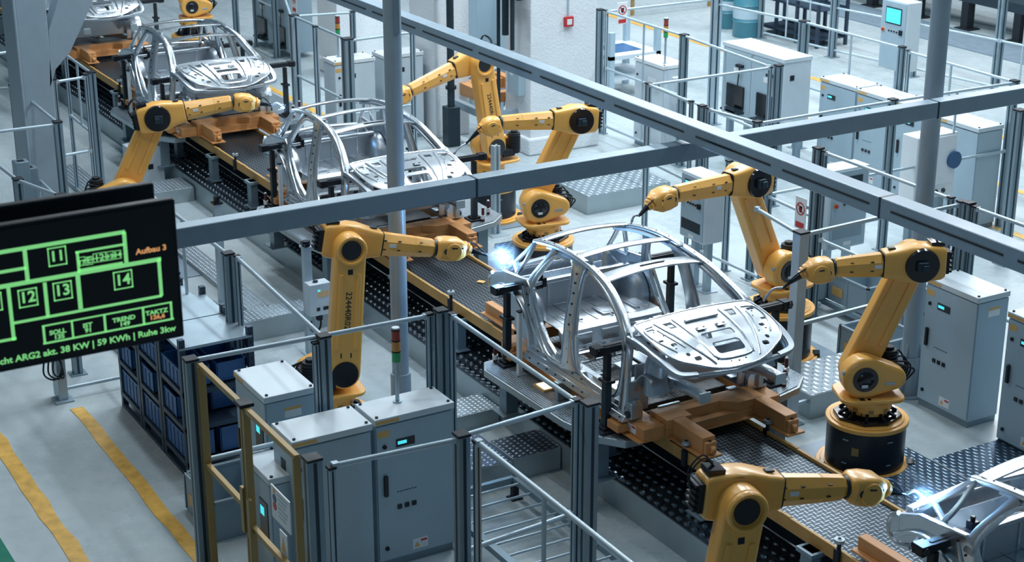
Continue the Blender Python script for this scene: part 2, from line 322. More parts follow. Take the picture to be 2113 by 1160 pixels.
# ================================================================== station: skid, side decks, clamps, car
def make_skid():
    t = thing('carrier_skid', 'x', 'skid')
    for s in (-1, 1):
        fy = (.30, .44) if s < 0 else (.49, .63); by = (.50, .74) if s < 0 else (.60, .82)
        b_ = B(); b_.bx(-1.30, 1.28, s*by[0], s*by[1], .855, .975); b_.bx(-1.30, 1.28, s*(by[0]-.02), s*(by[1]+.05), .84, .856); b_.build('side_beam', 'orange', t, .008)
        b_ = B(); b_.bx(1.28, 1.76, s*fy[0], s*fy[1], .86, 1.02); b_.bx(1.28, 1.84, s*(fy[0]-.03), s*(fy[1]+.04), .84, .862); b_.bx(1.76, 1.80, s*(fy[0]+.01), s*(fy[1]-.01), .86, .98)
        b_.cyl((1.81, s*(fy[0]+.04), .91), (1.81, s*(fy[1]-.05), .91), .035, n=14); b_.build('front_fork', 'orange', t, .008)
        B().cyl((1.775, s*(fy[0]+.07), .98), (1.775, s*(fy[0]+.07), .987), .014).build('fork_bolt', 'dark', t)
        b_ = B(); b_.bx(-2.27, -1.60, s*.29, s*.38, .86, .975); b_.bx(-2.29, -1.60, s*.27, s*.43, .84, .862); b_.bx(-1.60, -1.30, s*.32, s*.50, .86, .96); b_.build('rear_fork', 'orange', t, .008)
        for x in (-1.0, .95): B().bx(x-.09, x+.09, s*.74, s*.86, .87, .95).bx(x-.05, x+.05, s*.70, s*.80, .95, 1.01).cyl((x+.03, s*.80, .95), (x+.03, s*.80, .97), .02).build('mount_block', 'orange', t, .006)
    b_ = B(); b_.prism([(1.02, .85), (1.30, .85), (1.30, .93), (1.18, .93), (1.18, 1.02), (1.02, 1.02)], -.5, .62); b_.bx(1.18, 1.30, -.5, -.22, .93, 1.02); b_.prism([(1.18, .18), (1.30, .32), (1.30, .62), (1.18, .62)], .93, 1.02, 'z'); b_.bx(1.0, 1.34, -.5, .62, .84, .856)
    b_.build('cross_member', 'orange', t, .006)
    B().bx(-1.45, -1.30, -.5, .6, .85, .97).build('rear_cross_member', 'orange', t, .006)
    B().bx(.50, .88, -.46, .49, .93, 1.0).build('rubber_pad', 'rubber', t, .012); B().bx(-.1, .35, -.35, .1, .88, .96).build('rubber_pad', 'rubber', t, .012)
    B().bx(1.0, 1.03, -.40, -.16, .985, 1.03).bx(.98, 1.04, .40, .5, 1.0, 1.03).build('shim_plate', 'dot', t)
    lb = B().bx(1.02, 1.16, -.7925+.05, -.741, .88, .96).build('warning_label', 'white', t); lb['label'] = 'white warning label with yellow triangle'
    B().bx(1.09, 1.15, -.744, -.7425, .93, .95).build('red_bar', 'red', lb); B().prism([(1.035, .89), (1.075, .89), (1.055, .94)], -.744, -.7425).build('triangle_mark', 'label', lb)
    return t
def side_deck(s):
    t = thing('station_deck', 'x', 'deck'); A, Bq = (.52, 1.17) if s < 0 else (.62, 1.58)
    y = lambda v: s*v
    poly = [(-1.62, y(A)), (-1.62, y(Bq-.18)), (-1.40, y(Bq)), (.55 if s < 0 else .72, y(Bq)), (.80 if s < 0 else .92, y(Bq-.22)), (1.06, y(A+.16)), (1.02, y(A))]
    if s < 0: poly = [(-1.08, y(A)), (-1.22, y(.80)), (-1.20, y(1.0)), (-1.02, y(1.10)), (.42, y(1.06)), (.86, y(.96)), (1.08, y(.80)), (1.10, y(.62)), (.95, y(A+.26)), (.35, y(A+.26)), (.2, y(A+.12)), (-.35, y(A+.12)), (-.5, y(A))]
    B().prism(poly, .72, .795, 'z').build('frame', 'galv', t, .01)
    cx = sum(p[0] for p in poly)/len(poly); cy = sum(p[1] for p in poly)/len(poly)
    B().prism([(cx+(p[0]-cx)*.975, cy+(p[1]-cy)*.96) for p in poly], .795, .803, 'z').build('tread', 'dot', t)
    for x in (-.95, .72):
        q = s*(Bq-.32); B().bx(x-.07, x+.07, q-.07, q+.07, .30 if s < 0 else .0, .72).bx(x-.13, x+.13, q-.13, q+.13, .302 if s < 0 else 0, .318 if s < 0 else .015).build('leg', 'post', t, .004)
    return t
def make_stand(h=.79):
    t = thing('clamp_stand', 'x', 'clamp stand')
    B().bx(-.10, .10, -.10, .10, .803, .825).bx(-.06, .06, -.06, .06, .825, .85).build('base_plate', 'dark', t, .004)
    B().bx(-.035, .035, -.035, .035, .85, .80+h*.62).build('column', 'dgrey', t, .006)
    B().bx(-.035, .035, -.025, .025, .80+h*.62, .80+h-.02).bx(-.07, .07, -.05, .05, .80+h*.62, .80+h*.62+.03).build('slide', 'dark', t, .004)
    b_ = B(); b_.bx(-.045, .045, -.12, .34, .80+h, .86+h); b_.bx(-.055, .055, -.16, -.06, .79+h, .87+h); b_.bx(-.015, .015, -.04, .24, .86+h, .866+h); b_.build('clamp_arm', 'dark', t, .008)
    b_ = B(); b_.bx(-.035, .035, .33, .40, .76+h, .92+h); b_.bx(-.02, .06, .38, .43, .78+h, .88+h); b_.cyl((.0, .36, .92+h), (0, .36, .96+h), .02, n=10); b_.build('clamp_head', 'black', t, .005)
    b_ = B(); b_.cyl((-.07, -.13, .835+h), (.07, -.13, .835+h), .028, n=10); b_.build('cylinder', 'black', t, smooth=True)
    return t
def make_peg():
    t = thing('locating_peg', 'x', 'peg'); B().cyl((0, 0, .803), (0, 0, .835), .022).cyl((0, 0, .86), (0, 0, .98), .019).build('pin', 'maroon', t, smooth=True)
    B().cyl((0, 0, .835), (0, 0, .885), .030).cyl((0, 0, .98), (0, 0, .993), .017, .012).build('collar', 'white', t, smooth=True)
    return t
def make_mast():
    t = thing('aluminium_mast', 'x', 'mast'); B().bx(-.06, .06, -.06, .06, .803, .812).build('foot', 'alu', t)
    B().bx(-.022, .022, -.022, -.012, .812, 1.46).bx(-.006, .006, -.02, .022, .812, 1.46).bx(-.022, .022, .012, .022, .812, 1.46).build('profile', 'white', t); B().bx(-.024, .024, -.024, .024, 1.46, 1.475).build('end_cap', 'dark', t)
    return t
def sp3(P, sizes=None): return P
def make_car():
    t = thing('car_body', 'x', 'car body')
    def swp(name, pts, m='silver', n=12, sq=.5, par=None, sm=True, k=6):
        P = smoothpath(pts, k); return B().loft([p[:3] for p in P], [(p[3], p[4]) for p in P], n, True, sq).build(name, m, par or t, smooth=sm)
    for s in (-1, 1):
        side = B()
        # continuous cant rail / A pillar, with an inner flange line
        P = smoothpath([(-1.02, .50, 2.06, .032, .022), (-.68, .525, 2.125, .034, .022), (-.3, .535, 2.15, .034, .022), (.05, .545, 2.125, .034, .024), (.4, .575, 2.055, .034, .026), (.66, .62, 1.94, .034, .028), (.84, .665, 1.83, .038, .032), (.95, .70, 1.70, .04, .038), (.98, .73, 1.48, .035, .04), (.97, .74, 1.25, .035, .05), (.95, .74, 1.06, .04, .06)], 7)
        side.loft([(p[0], s*p[1], p[2]) for p in P], [(p[3], p[4]) for p in P], 12, True, .5)
        side.loft([(p[0]-.01, s*(p[1]+.012), p[2]-.042) for p in P[6:-12]], [(.010, .012)]*len(P[6:-12]), 6, True)
        f = side.build('roof_rail', 'silver', t, smooth=True)
        side = B(); side.loft([(p[0]-.02, s*(p[1]-.05), p[2]-.03) for p in P[:-20]], [(.02, .016)]*len(P[:-20]), 8, True, .4); side.build('rail_flange', 'silver2', f, smooth=True)
        hole = B()
        for i in range(4, len(P)-22, 4): hole.cyl((P[i][0], s*(P[i][1]-.005), P[i][2]+.018), (P[i][0], s*(P[i][1]-.005), P[i][2]+.028), .007, n=8)
        hole.build('bolt_hole', 'dark', f)
        # door sill with pressed steps
        sy = lambda v: s*v
        b_ = B(); b_.prism([(sy(.60), .98), (sy(.83), .98), (sy(.83), .995), (sy(.80), 1.03), (sy(.79), 1.03), (sy(.775), 1.07), (sy(.765), 1.07), (sy(.745), 1.11), (sy(.735), 1.11), (sy(.70), 1.165), (sy(.64), 1.17), (sy(.60), 1.10)], -.72, 1.06, 'x'); sill = b_.build('door_sill', 'silver', t, .006)
        b_ = B()
        for x in [i*.16-.6 for i in range(11)]: b_.cyl((x, sy(.81), 1.01), (x, sy(.82), 1.02), .008, n=8); b_.cyl((x+.05, sy(.75), 1.09), (x+.05, sy(.76), 1.10), .007, n=8)
        b_.build('bolt_hole', 'dark', sill)
        # B pillar
        P = smoothpath([(-.10, .535, 2.13, .03, .16), (-.08, .57, 2.06, .03, .10), (-.05, .63, 1.85, .03, .072), (-.02, .69, 1.6, .034, .078), (.0, .72, 1.4, .038, .088), (.03, .735, 1.22, .04, .13), (.05, .74, 1.12, .04, .21)], 5)
        bp_ = B().loft([(p[0], s*p[1], p[2]) for p in P], [(p[3], p[4]) for p in P], 12, True, .55, up=(1, 0, 0)).build('b_pillar', 'silver', t, smooth=True)
        b_ = B(); b_.loft([(p[0]+p[4]+.004, s*(p[1]+.022), p[2]) for p in P[3:-4]], [(.012, .012)]*(len(P)-7), 6); b_.loft([(p[0]-p[4]-.004, s*(p[1]+.022), p[2]) for p in P[3:-4]], [(.012, .012)]*(len(P)-7), 6); b_.build('pillar_flange', 'silver2', bp_, smooth=True)
        b_ = B()
        for p in P[6:-3:2]: b_.box((p[0], s*(p[1]+.037), p[2]), (.018, .006, .018))
        b_.build('bolt_hole', 'dark', bp_)
        # door opening flanges: front and rear loops
        fl = [(.16, .755, 1.5), (.19, .765, 1.3), (.26, .77, 1.17), (.42, .765, 1.125), (.70, .765, 1.12), (.84, .76, 1.16), (.91, .755, 1.3), (.93, .745, 1.5), (.88, .71, 1.68), (.78, .675, 1.81), (.60, .64, 1.92), (.36, .595, 2.02), (.1, .565, 2.08), (-.02, .565, 2.05)]
        P = smoothpath([(a, s*b2, c) for a, b2, c in fl], 5); B().loft(P, [(.018, .022)]*len(P), 8).build('door_flange', 'silver', t, smooth=True)
        fl = [(.0, .745, 1.5), (.03, .76, 1.25), (-.03, .765, 1.14), (-.2, .765, 1.11), (-.38, .76, 1.14), (-.52, .755, 1.28), (-.64, .75, 1.45), (-.72, .73, 1.62), (-.74, .69, 1.75), (-.66, .62, 1.92), (-.52, .565, 2.06), (-.35, .56, 2.09), (-.18, .56, 2.08), (-.12, .575, 2.03)]
        P = smoothpath([(a, s*b2, c) for a, b2, c in fl], 5); B().loft(P, [(.018, .022)]*len(P), 8).build('door_flange', 'silver', t, smooth=True)
        # C pillar and quarter panel
        P = smoothpath([(-.56, .53, 2.11, .03, .05), (-.66, .59, 1.96, .028, .04), (-.78, .665, 1.76, .03, .045), (-.80, .70, 1.62, .035, .05)], 5)
        c_ = B().loft([(p[0], s*p[1], p[2]) for p in P], [(p[3], p[4]) for p in P], 10, True, .5, up=(1, 0, 0)).build('c_pillar', 'silver2', t, smooth=True)
        poly = [(-1.5, 1.46), (-1.5, 1.62), (-1.30, 1.70), (-.84, 1.75), (-.74, 1.68), (-.68, 1.54), (-.57, 1.38), (-.43, 1.24), (-.27, 1.15), (-.30, 1.0), (-.72, 1.0), (-.76, 1.22), (-.83, 1.38), (-.95, 1.49), (-1.12, 1.55), (-1.3, 1.54)]
        q = B().prism(poly, s*.67, s*.72).build('quarter_panel', 'silver', t, .015)
        P = smoothpath([(-1.5, 1.45), (-1.3, 1.555), (-1.12, 1.565), (-.95, 1.505), (-.83, 1.40), (-.75, 1.24), (-.71, 1.0)], 5); B().loft([(p[0], s*.725, p[1]) for p in P], [(.035, .02)]*len(P), 8, True, .4).build('wheel_arch', 'silver', q, smooth=True)
        P = smoothpath([(-.90, 1.66), (-.84, 1.52), (-.74, 1.36), (-.6, 1.2), (-.48, 1.1)], 5); B().loft([(p[0], s*.725, p[1]) for p in P], [(.012, .016)]*len(P), 6).build('panel_bead', 'silver', q, smooth=True)
        b_ = B()
        for x, z in ((-.82, 1.60), (-.78, 1.5), (-.70, 1.38), (-.60, 1.27), (-.52, 1.17), (-.64, 1.1), (-.9, 1.68)): b_.cyl((x, s*.71, z), (x, s*.727, z), .010, n=8)
        b_.build('bolt_hole', 'dark', q)
        # rear pillar triangle
        b_ = B()
        for pa in ([(-1.02, .50, 2.05), (-1.2, .55, 1.86), (-1.42, .60, 1.64)], [(-.98, .53, 2.05), (-1.04, .60, 1.86), (-1.12, .66, 1.70)], [(-1.3, .58, 1.76), (-1.18, .62, 1.72), (-1.1, .66, 1.70)]):
            P = smoothpath([(a, s*b2, c) for a, b2, c in pa], 4); b_.loft(P, [(.022, .018)]*len(P), 8, True, .4)
        b_.build('d_pillar', 'silver', t, smooth=True)
        # wheelhouse dome inside
        b_ = B(); R = [(-1.28+.01*0, 0)]
        prof = [(.30, .0), (.29, .06), (.24, .12), (.15, .16), (.02, .17)]; ring = []
        path = [(-.98, s*(.66-d), 1.34) for r, d in prof]; b_.loft(path, [(r, r*.95) for r, d in prof], 18, True); b_.build('wheelhouse', 'silver2', t, smooth=True)
        # front end: upper rail, strut tower, lower rail
        P = smoothpath([(.96, .70, 1.74, .045, .04), (1.18, .69, 1.735, .045, .03), (1.4, .68, 1.69, .04, .03), (1.56, .655, 1.635, .035, .03), (1.63, .60, 1.61, .03, .025), (1.66, .45, 1.595, .025, .025)], 5)
        b_ = B().loft([(p[0], s*p[1], p[2]) for p in P], [(p[3], p[4]) for p in P], 10, True, .5); b_.loft([(p[0], s*(p[1]-.06), p[2]-.02) for p in P], [(.012, .02)]*len(P), 6)
        b_.build('fender_rail', 'silver2', t, smooth=True)
        P = smoothpath([(.90, .42, 1.25, .04, .05), (1.2, .42, 1.36, .045, .05), (1.5, .42, 1.40, .045, .05), (1.73, .42, 1.40, .045, .045)], 5)
        lr = B().loft([(p[0], s*p[1], p[2]) for p in P], [(p[3], p[4]) for p in P], 12, True, .6).build('lower_rail', 'silver', t, smooth=True)
        B().box((1.74, s*.42, 1.40), (.02, .12, .10)).build('crash_plate', 'galv', lr, .004)
        b_ = B(); b_.loft([(1.16, s*.54, 1.25), (1.16, s*.54, 1.52), (1.15, s*.53, 1.63), (1.15, s*.53, 1.64)], [(.11, .12), (.10, .12), (.07, .08), (.04, .04)], 16); b_.build('strut_tower', 'silver2', t, smooth=True)
        P = smoothpath([(1.0, 1.04), (1.02, 1.25), (1.09, 1.40), (1.18, 1.46), (1.28, 1.42), (1.34, 1.32)], 5); b_ = B(); b_.loft([(p[0], s*.60, p[1]) for p in P], [(.09, .012)]*len(P), 8, True, .5); b_.build('wheelhouse_liner', 'silver2', t, smooth=True)
        b_ = B(); b_.bx(1.00, 1.03, s*.60, s*.76, 1.0, 1.35); b_.bx(1.02, 1.10, s*.70, s*.76, 1.0, 1.16); br = b_.build('mounting_bracket', 'galv', t, .01)
        B().cyl((1.06, s*.76, 1.05), (1.06, s*.785, 1.05), .035).build('bushing', 'dgrey', br)
        b_ = B(); b_.bar((.90, s*.68, 1.86), (1.02, s*.70, 1.77), .03, .012); b_.bar((.90, s*.66, 1.80), (1.0, s*.66, 1.80), .04, .03); b_.build('hinge_bracket', 'silver', t)
    def bow(name, x, hw, z, crown, wd, th, m='silver', dx=0, n=10, sq=.6):
        P = [(x-dx*(1-(j/6-1)**2)*0+dx*abs(j/6-1)**2, hw*(j/6-1), z+crown*(1-(j/6-1)**2)) for j in range(13)]
        return B().loft(P, [(wd, th)]*13, n, True, sq).build(name, m, t, smooth=True)
    bow('rear_header', -.90, .51, 2.10, .035, .045, .012); bow('rear_roof_bow', -1.0, .50, 2.065, .04, .03, .014, 'silver2', .02)
    bow('roof_bow', -.20, .53, 2.145, .03, .06, .010); h = bow('windscreen_header', .26, .55, 2.065, .045, .095, .012)
    B().bx(.25, .27, -.12, .16, 2.123, 2.129).build('slot', 'dark', h)
    # floor
    b_ = B(); b_.bx(-1.42, -.42, -.60, .60, 1.33, 1.345); b_.prism([(-.42, 1.345), (-.36, 1.31), (-.32, 1.13), (-.335, 1.12), (-.42, 1.30)], -.60, .60); b_.bx(-1.42, -1.40, -.55, .55, 1.345, 1.55)
    fl_ = b_.build('rear_floor', 'silver', t, .01)
    b_ = B()
    for y in (-.48, -.3, -.12, .06, .24, .42): b_.bx(-1.35, -.44, y-.008, y+.008, 1.345, 1.353)
    for y in (-.42, -.02, .36): b_.bx(-.72, -.50, y, y+.16, 1.345, 1.362)
    for y in (-.44, -.12, .22): b_.box((-.338, y+.08, 1.22), (.03, .2, .12))
    b_.build('floor_bead', 'silver', fl_, .006)
    b_ = B()
    for y in (-.42, -.02, .36): b_.bx(-.69, -.53, y+.03, y+.13, 1.362, 1.364)
    b_.build('recess', 'silver2', fl_)
    b_ = B(); b_.bx(-1.03, -1.0, -.56, .56, 1.345, 1.60); b_.loft([(-1.0, -.6, 1.62), (-1.0, .6, 1.62)], [(.035, .022)]*2, 10, True, .5); bh = b_.build('rear_bulkhead', 'silver2', t, .004)
    b_ = B(); 
    for y in (-.36, 0, .36): b_.bx(-1.0, -.99, y-.01, y+.01, 1.36, 1.6)
    b_.build('panel_bead', 'silver', bh)
    b_ = B(); b_.bx(-.18, -.13, -.62, .62, 1.15, 1.17); b_.bx(-.20, -.16, -.62, .62, 1.04, 1.06); b_.bx(-.32, -.29, -.62, .62, 1.10, 1.13)
    for y in (-.58, -.35, -.12, .12, .35, .58): b_.bx(-.32, -.13, y-.012, y+.012, 1.05, 1.15)
    b_.build('seat_crossmember', 'silver', t, .004)
    b_ = B(); b_.bx(-.3, .9, -.64, -.52, 1.06, 1.075); b_.bx(-.3, .9, .52, .64, 1.06, 1.075); b_.bx(.50, .58, -.62, .62, 1.07, 1.12); b_.bx(-.1, .9, -.06, .06, 1.10, 1.12); b_.bx(.08, .22, -.28, -.08, 1.08, 1.10); b_.bx(.1, .25, .2, .42, 1.08, 1.10); b_.build('front_floor', 'silver2', t, .01)
    b_ = B(); b_.bx(.90, .92, -.60, .60, 1.12, 1.45); b_.bx(.86, .95, -.64, .64, 1.66, 1.74); b_.build('firewall', 'silver2', t, .01)
    b_ = B(); P = [(.90-.04*(1-(j/6-1)**2), .66*(j/6-1), 1.79+.03*(1-(j/6-1)**2)) for j in range(13)]; b_.loft(P, [(.05, .02)]*13, 10, True, .5)
    for y in (-.5, -.3, -.05, .2, .45): b_.box((.84, y, 1.83-.06*y*y), (.06, .09, .03)); b_.cyl((.85, y+.1, 1.80), (.85, y+.1, 1.86-.06*y*y), .014, n=8)
    b_.build('cowl', 'silver2', t, smooth=True)
    b_ = B(); b_.loft([(1.66, -.46, 1.59), (1.67, 0, 1.55), (1.66, .46, 1.59)], [(.02, .02)]*3, 10, True, .5); b_.build('front_crossmember', 'silver2', t, smooth=True)
    # bonnet inner panel
    def hz(x, y): u = max(0, (x-.90)/.82); return 1.865-.09*u-.16*u**3-.015*(y/.66)**2
    half = [(.885, 0), (.89, .2), (.90, .4), (.91, .56), (.93, .63), (1.0, .655), (1.2, .665), (1.35, .655), (1.46, .625), (1.55, .555), (1.62, .43), (1.68, .30), (1.715, .15), (1.72, 0)]
    outer = half+[(x, -y) for x, y in half[-2:0:-1]]
    def tr(x0, x1, a0, a1, b0, b1): return [(x0, a0), (x0, a1), (x1, b1), (x1, b0)]
    holes = [rrect(1.44, 1.575, -.15, .15, .035), rrect(1.30, 1.385, -.17, .17, .02), tr(1.02, 1.13, -.40, -.30, -.37, -.30), tr(1.02, 1.13, .30, .40, .30, .37), rrect(1.06, 1.10, -.60, -.52, .01), rrect(1.06, 1.10, .52, .60, .01),
             rrect(1.25, 1.28, -.60, -.545, .01), rrect(1.25, 1.28, .545, .60, .01), rrect(1.33, 1.37, -.52, -.46, .015), rrect(1.33, 1.37, .46, .52, .015), circ(1.50, -.44, .022, 10), circ(1.50, .44, .022, 10), rrect(1.54, 1.585, -.41, -.34, .015), rrect(1.54, 1.585, .34, .41, .015)]
    hood = B().plate(outer, holes, hz, .014).build('bonnet_panel', 'silver', t, smooth=True)
    b_ = B()
    def onhood(pts, r=.010, h=.004): P = smoothpath([(x, y, hz(x, y)+h) for x, y in pts], 5); b_.loft([(p[0], p[1], hz(p[0], p[1])+h) for p in P], [(r, r)]*len(P), 6)
    for s in (-1, 1):
        onhood([(.99, s*.46), (1.2, s*.42), (1.45, s*.34), (1.66, s*.24)]); onhood([(.99, s*.26), (1.2, s*.25), (1.38, s*.235), (1.46, s*.225)]); onhood([(1.46, s*.225), (1.6, s*.20), (1.635, s*.12), (1.64, 0)])
        onhood([(1.02, s*.50), (1.05, s*.61), (1.16, s*.63), (1.3, s*.60), (1.45, s*.52)], .007)
        onhood([(1.10, s*.50), (1.25, s*.47), (1.42, s*.41)], .006)
    onhood(half, .009, .0); onhood([(x, -y) for x, y in half], .009, .0)
    b_.build('stiffener', 'silver', hood, smooth=True)
    b_ = B()
    for y in (-.16, .06): b_.box((1.235, y+.05, hz(1.235, y+.05)+.006), (.06, .10, .008))
    b_.box((1.08, 0, hz(1.08, 0)+.01), (.04, .36, .02)); b_.build('embossed_plate', 'silver', hood, .008)
    b_ = B()
    for y in (-.16, .06):
        for d in (0, .07): b_.cyl((1.225, y+.015+d, hz(1.23, y)+.008), (1.225, y+.015+d, hz(1.23, y)+.0125), .013, n=10)
    for x, y in ((1.12, -.55), (1.2, -.5), (1.4, -.5), (1.12, .55), (1.2, .5), (1.4, .5), (1.62, -.2), (1.62, .2), (1.67, 0), (1.66, .08), (1.66, -.08)): b_.cyl((x, y, hz(x, y)), (x, y, hz(x, y)+.002), .009, n=8)
    b_.build('bolt_hole', 'dark', hood)
    # tail panel
    b_ = B(); b_.bx(-1.55, -1.52, -.62, .62, 1.30, 1.60); b_.loft([(-1.5, -.62, 1.62), (-1.53, 0, 1.65), (-1.5, .62, 1.62)], [(.04, .02)]*3, 10, True, .5); tp = b_.build('tail_panel', 'silver', t, .01)
    b_ = B()
    for y in (-.5, -.4, -.3, .3, .4, .5): b_.bx(-1.56, -1.55, y-.03, y+.03, 1.42, 1.56)
    b_.build('pressed_rib', 'silver2', tp, .004)
    for s in (-1, 1):
        P = smoothpath([(-1.5, s*.72, 1.62), (-1.60, s*.70, 1.54), (-1.62, s*.69, 1.42), (-1.52, s*.70, 1.36), (-1.36, s*.715, 1.40)], 5); b_ = B().loft(P, [(.02, .02)]*len(P), 8); b_.prism([(-1.5, 1.62), (-1.58, 1.54), (-1.6, 1.42), (-1.52, 1.38), (-1.36, 1.42), (-1.3, 1.55)], s*.66, s*.70)
        b_.build('rear_corner', 'silver', t, smooth=False)
    return t
# ================================================================== robots
def hull2(c1, r1, c2, r2, n=14):
    c1, c2 = Vector(c1), Vector(c2); d = c2-c1; L = d.length; a = math.atan2(d.y, d.x); b_ = math.acos((r1-r2)/L); o = []
    for k in range(n+1): t = a+b_+(2*PI-2*b_)*k/n; o.append((c1.x+r1*math.cos(t), c1.y+r1*math.sin(t)))
    for k in range(n+1): t = a-b_+2*b_*k/n; o.append((c2.x+r2*math.cos(t), c2.y+r2*math.sin(t)))
    return o
def robot(label, base, head, zb, Sj, Ej, Wj, Fj, Tj, m=1, drum='', arc=0, bend=True, serial=None):
    head = math.radians(head)
    if drum:
        d = thing('robot_pedestal', drum, 'pedestal', (base[0], base[1], 0))
        B().prism(circ(0, 0, .385, 40), .06, zb-.04, 'z').build('drum', 'drum', d, smooth=True)
        b_ = B(); b_.prism(circ(0, 0, .405, 40), zb-.055, zb-.012, 'z'); b_.prism(circ(0, 0, .36, 40), zb-.012, zb, 'z'); b_.build('top_ring', 'orange' if 0 else 'yellow', d, .006, True)
        b_ = B(); b_.prism(circ(0, 0, .47, 40), .012, .045, 'z'); b_.prism(circ(0, 0, .43, 40), .045, .065, 'z'); b_.build('base_ring', 'yellow', d, .004, True)
        for a in (-1.9, -.5, .9, 2.4): B().box((.45*math.cos(a), .45*math.sin(a), .05), (.08, .12, .04), a).build('clamp', 'black', d)
        B().bx(-.62, .62, -.62, .62, .001, .012).build('floor_plate', 'plate', d)
        b_ = B()
        for a in (-1.25, -.1): b_.box((.386*math.cos(a), .386*math.sin(a), zb-.14), (.012, .06, .012), a); b_.box((.386*math.cos(a), .386*math.sin(a), .16), (.012, .05, .012), a)
        b_.build('handle_slot', 'galv', d)
        B().box((.385*math.cos(-.98), .385*math.sin(-.98), zb*.55), (.01, .07, .08), -.98).build('type_plate', 'gate', d)
    t = thing('industrial_robot', label, 'robot', (base[0], base[1], zb), head)
    z0 = zb; V = lambda p, y=0: Vector((p[0], y, p[1]-z0)); Sv, Ev, Wv, Fv, Tv = (V(p) for p in (Sj, Ej, Wj, Fj, Tj)); sz = Sv.z; sx = Sv.x
    # foot
    hexa = [(.30*math.cos(a), .26*math.sin(a)) for a in [math.radians(x) for x in (20, 70, 110, 160, 200, 250, 290, 340)]]
    b_ = B(); b_.prism([(x*1.12, y*1.2) for x, y in hexa], .001, .03, 'z'); b_.prism(circ(0, 0, .20, 20), .03, sz-.34, 'z')
    for k in range(10): a = k*PI/5; b_.bar((.17*math.cos(a), .17*math.sin(a), sz-.36), (.29*math.cos(a), .26*math.sin(a), .03), .03, .03)
    b_.build('cast_foot', 'black', t, .005)
    b_ = B(); b_.prism(circ(0, 0, .225, 28), sz-.36, sz-.26, 'z'); b_.prism(circ(0, 0, .20, 28), sz-.40, sz-.36, 'z'); b_.prism(circ(sx*.5, 0, .235, 28), sz-.285, sz-.235, 'z'); tr_ = b_.build('turret', 'yellow', t, .006, True)
    b_ = B()
    for k in range(9): a = k*2*PI/9; b_.box((.222*math.cos(a), .222*math.sin(a), sz-.335), (.012, .05, .035), a)
    b_.build('notch', 'gate', tr_)
    b_ = B(); b_.prism([(x+sx-.06, y) for x, y in rrect(-.36, .28, -.25, .25, .12)], sz-.245, sz-.205, 'z'); b_.build('turntable', 'yellow', t, .01, True)
    # shoulder housing
    b_ = B(); b_.prism(hull2((sx, sz), .215, (sx-.30, sz-.015), .115), m*-.02, m*.19); sh = b_.build('shoulder_housing', 'yellow', t, .045, True, seg=4)
    b_ = B(); b_.cyl((sx, m*.17, sz), (sx, m*.20, sz), .125, n=28); b_.cyl((sx, m*.20, sz), (sx, m*.216, sz), .085, .06, n=20); dk = b_.build('motor_cover', 'black', sh, smooth=True)
    B().box((sx+.01, m*.218, sz-.06), (.06, .006, .03)).build('label_plate', 'white', dk)
    b_ = B(); b_.box((sx-.25, m*.191, sz-.05), (.11, .01, .03)); b_.cyl((sx+.19, m*.15, sz+.05), (sx+.22, m*.15, sz+.07), .02, n=10); b_.build('lifting_lug', 'galv', sh, .004)
    b_ = B(); b_.box((sx+.02, m*.2, sz-.215), (.05, .05, .03)).box((sx-.05, m*.2, sz-.22), (.04, .05, .03)); b_.build('stop_block', 'dark', sh, .004)
    # back motors and cables
    b_ = B(); b_.cyl((sx-.33, m*-.15, sz-.12), (sx-.33, m*-.15, sz+.17), .085, n=18); b_.cyl((sx-.33, m*-.15, sz+.17), (sx-.33, m*-.15, sz+.20), .05, n=14)
    for k in range(8): b_.cyl((sx-.33, m*-.15, sz-.08+k*.03), (sx-.33, m*-.15, sz-.068+k*.03), .095, n=18)
    b_.box((sx-.36, m*-.05, sz+.0), (.14, .2, .12)); b_.box((sx-.20, m*-.12, sz-.1), (.2, .2, .1)); mo = b_.build('axis_motor', 'dark', t, .006)
    b_ = B()
    for k in range(4):
        P = smoothpath([(sx-.30, m*(-.10+.05*k), sz+.10), (sx-.42-.03*k, m*(-.12+.06*k), sz+.16-.04*k), (sx-.48, m*(-.06+.05*k), sz-.02), (sx-.36, m*(-.1+.05*k), sz-.16)], 5); b_.tube(P, .010, 6)
    b_.build('cable', 'dark', mo, smooth=True)
    # upper arm
    b_ = B(); ya, yb = m*-.205, m*-.03
    b_.prism(hull2((sx, sz), .165, (Ev.x, Ev.z), .155), ya, yb); ua = b_.build('upper_arm', 'yellow', t, .03, True, seg=3)
    ax = (Ev-Sv); L = ax.length; ax = ax.normalized(); nx = Vector((ax.z, 0, -ax.x))
    b_ = B()
    for s in (-1, 1):
        b_.bar(Sv+ax*.26+nx*(s*.095)+Vector((0, ya, 0)), Ev-ax*.24+nx*(s*.088)+Vector((0, ya, 0)), .045, .035, up=(0, 1, 0)) if s < 0 else b_.bar(Sv+ax*.26+nx*(s*.095)+Vector((0, ya, 0)), Ev-ax*.24+nx*(s*.088)+Vector((0, ya, 0)), .045, .035, up=(0, 1, 0))
    for s in (-1, 1): b_.bar(Sv+ax*.30+nx*(s*.085)+Vector((0, yb, 0)), Ev-ax*.2+nx*(s*.078)+Vector((0, yb, 0)), .05, .03, up=(0, 1, 0))
    b_.build('arm_rib', 'yellow', ua, .01)
    B().cyl((sx, ya-m*.012, sz), (sx, ya+m*.02, sz), .135, n=28).build('pivot_cover', 'black', ua, smooth=True); B().cyl((Ev.x, ya-m*.008, Ev.z), (Ev.x, ya+m*.02, Ev.z), .098, n=28).build('hub_cover', 'black', ua, smooth=True)
    tor = B(); R0 = .135
    ringp = [(Ev.x+R0*math.cos(2*PI*k/28), ya-m*.002, Ev.z+R0*math.sin(2*PI*k/28)) for k in range(29)]
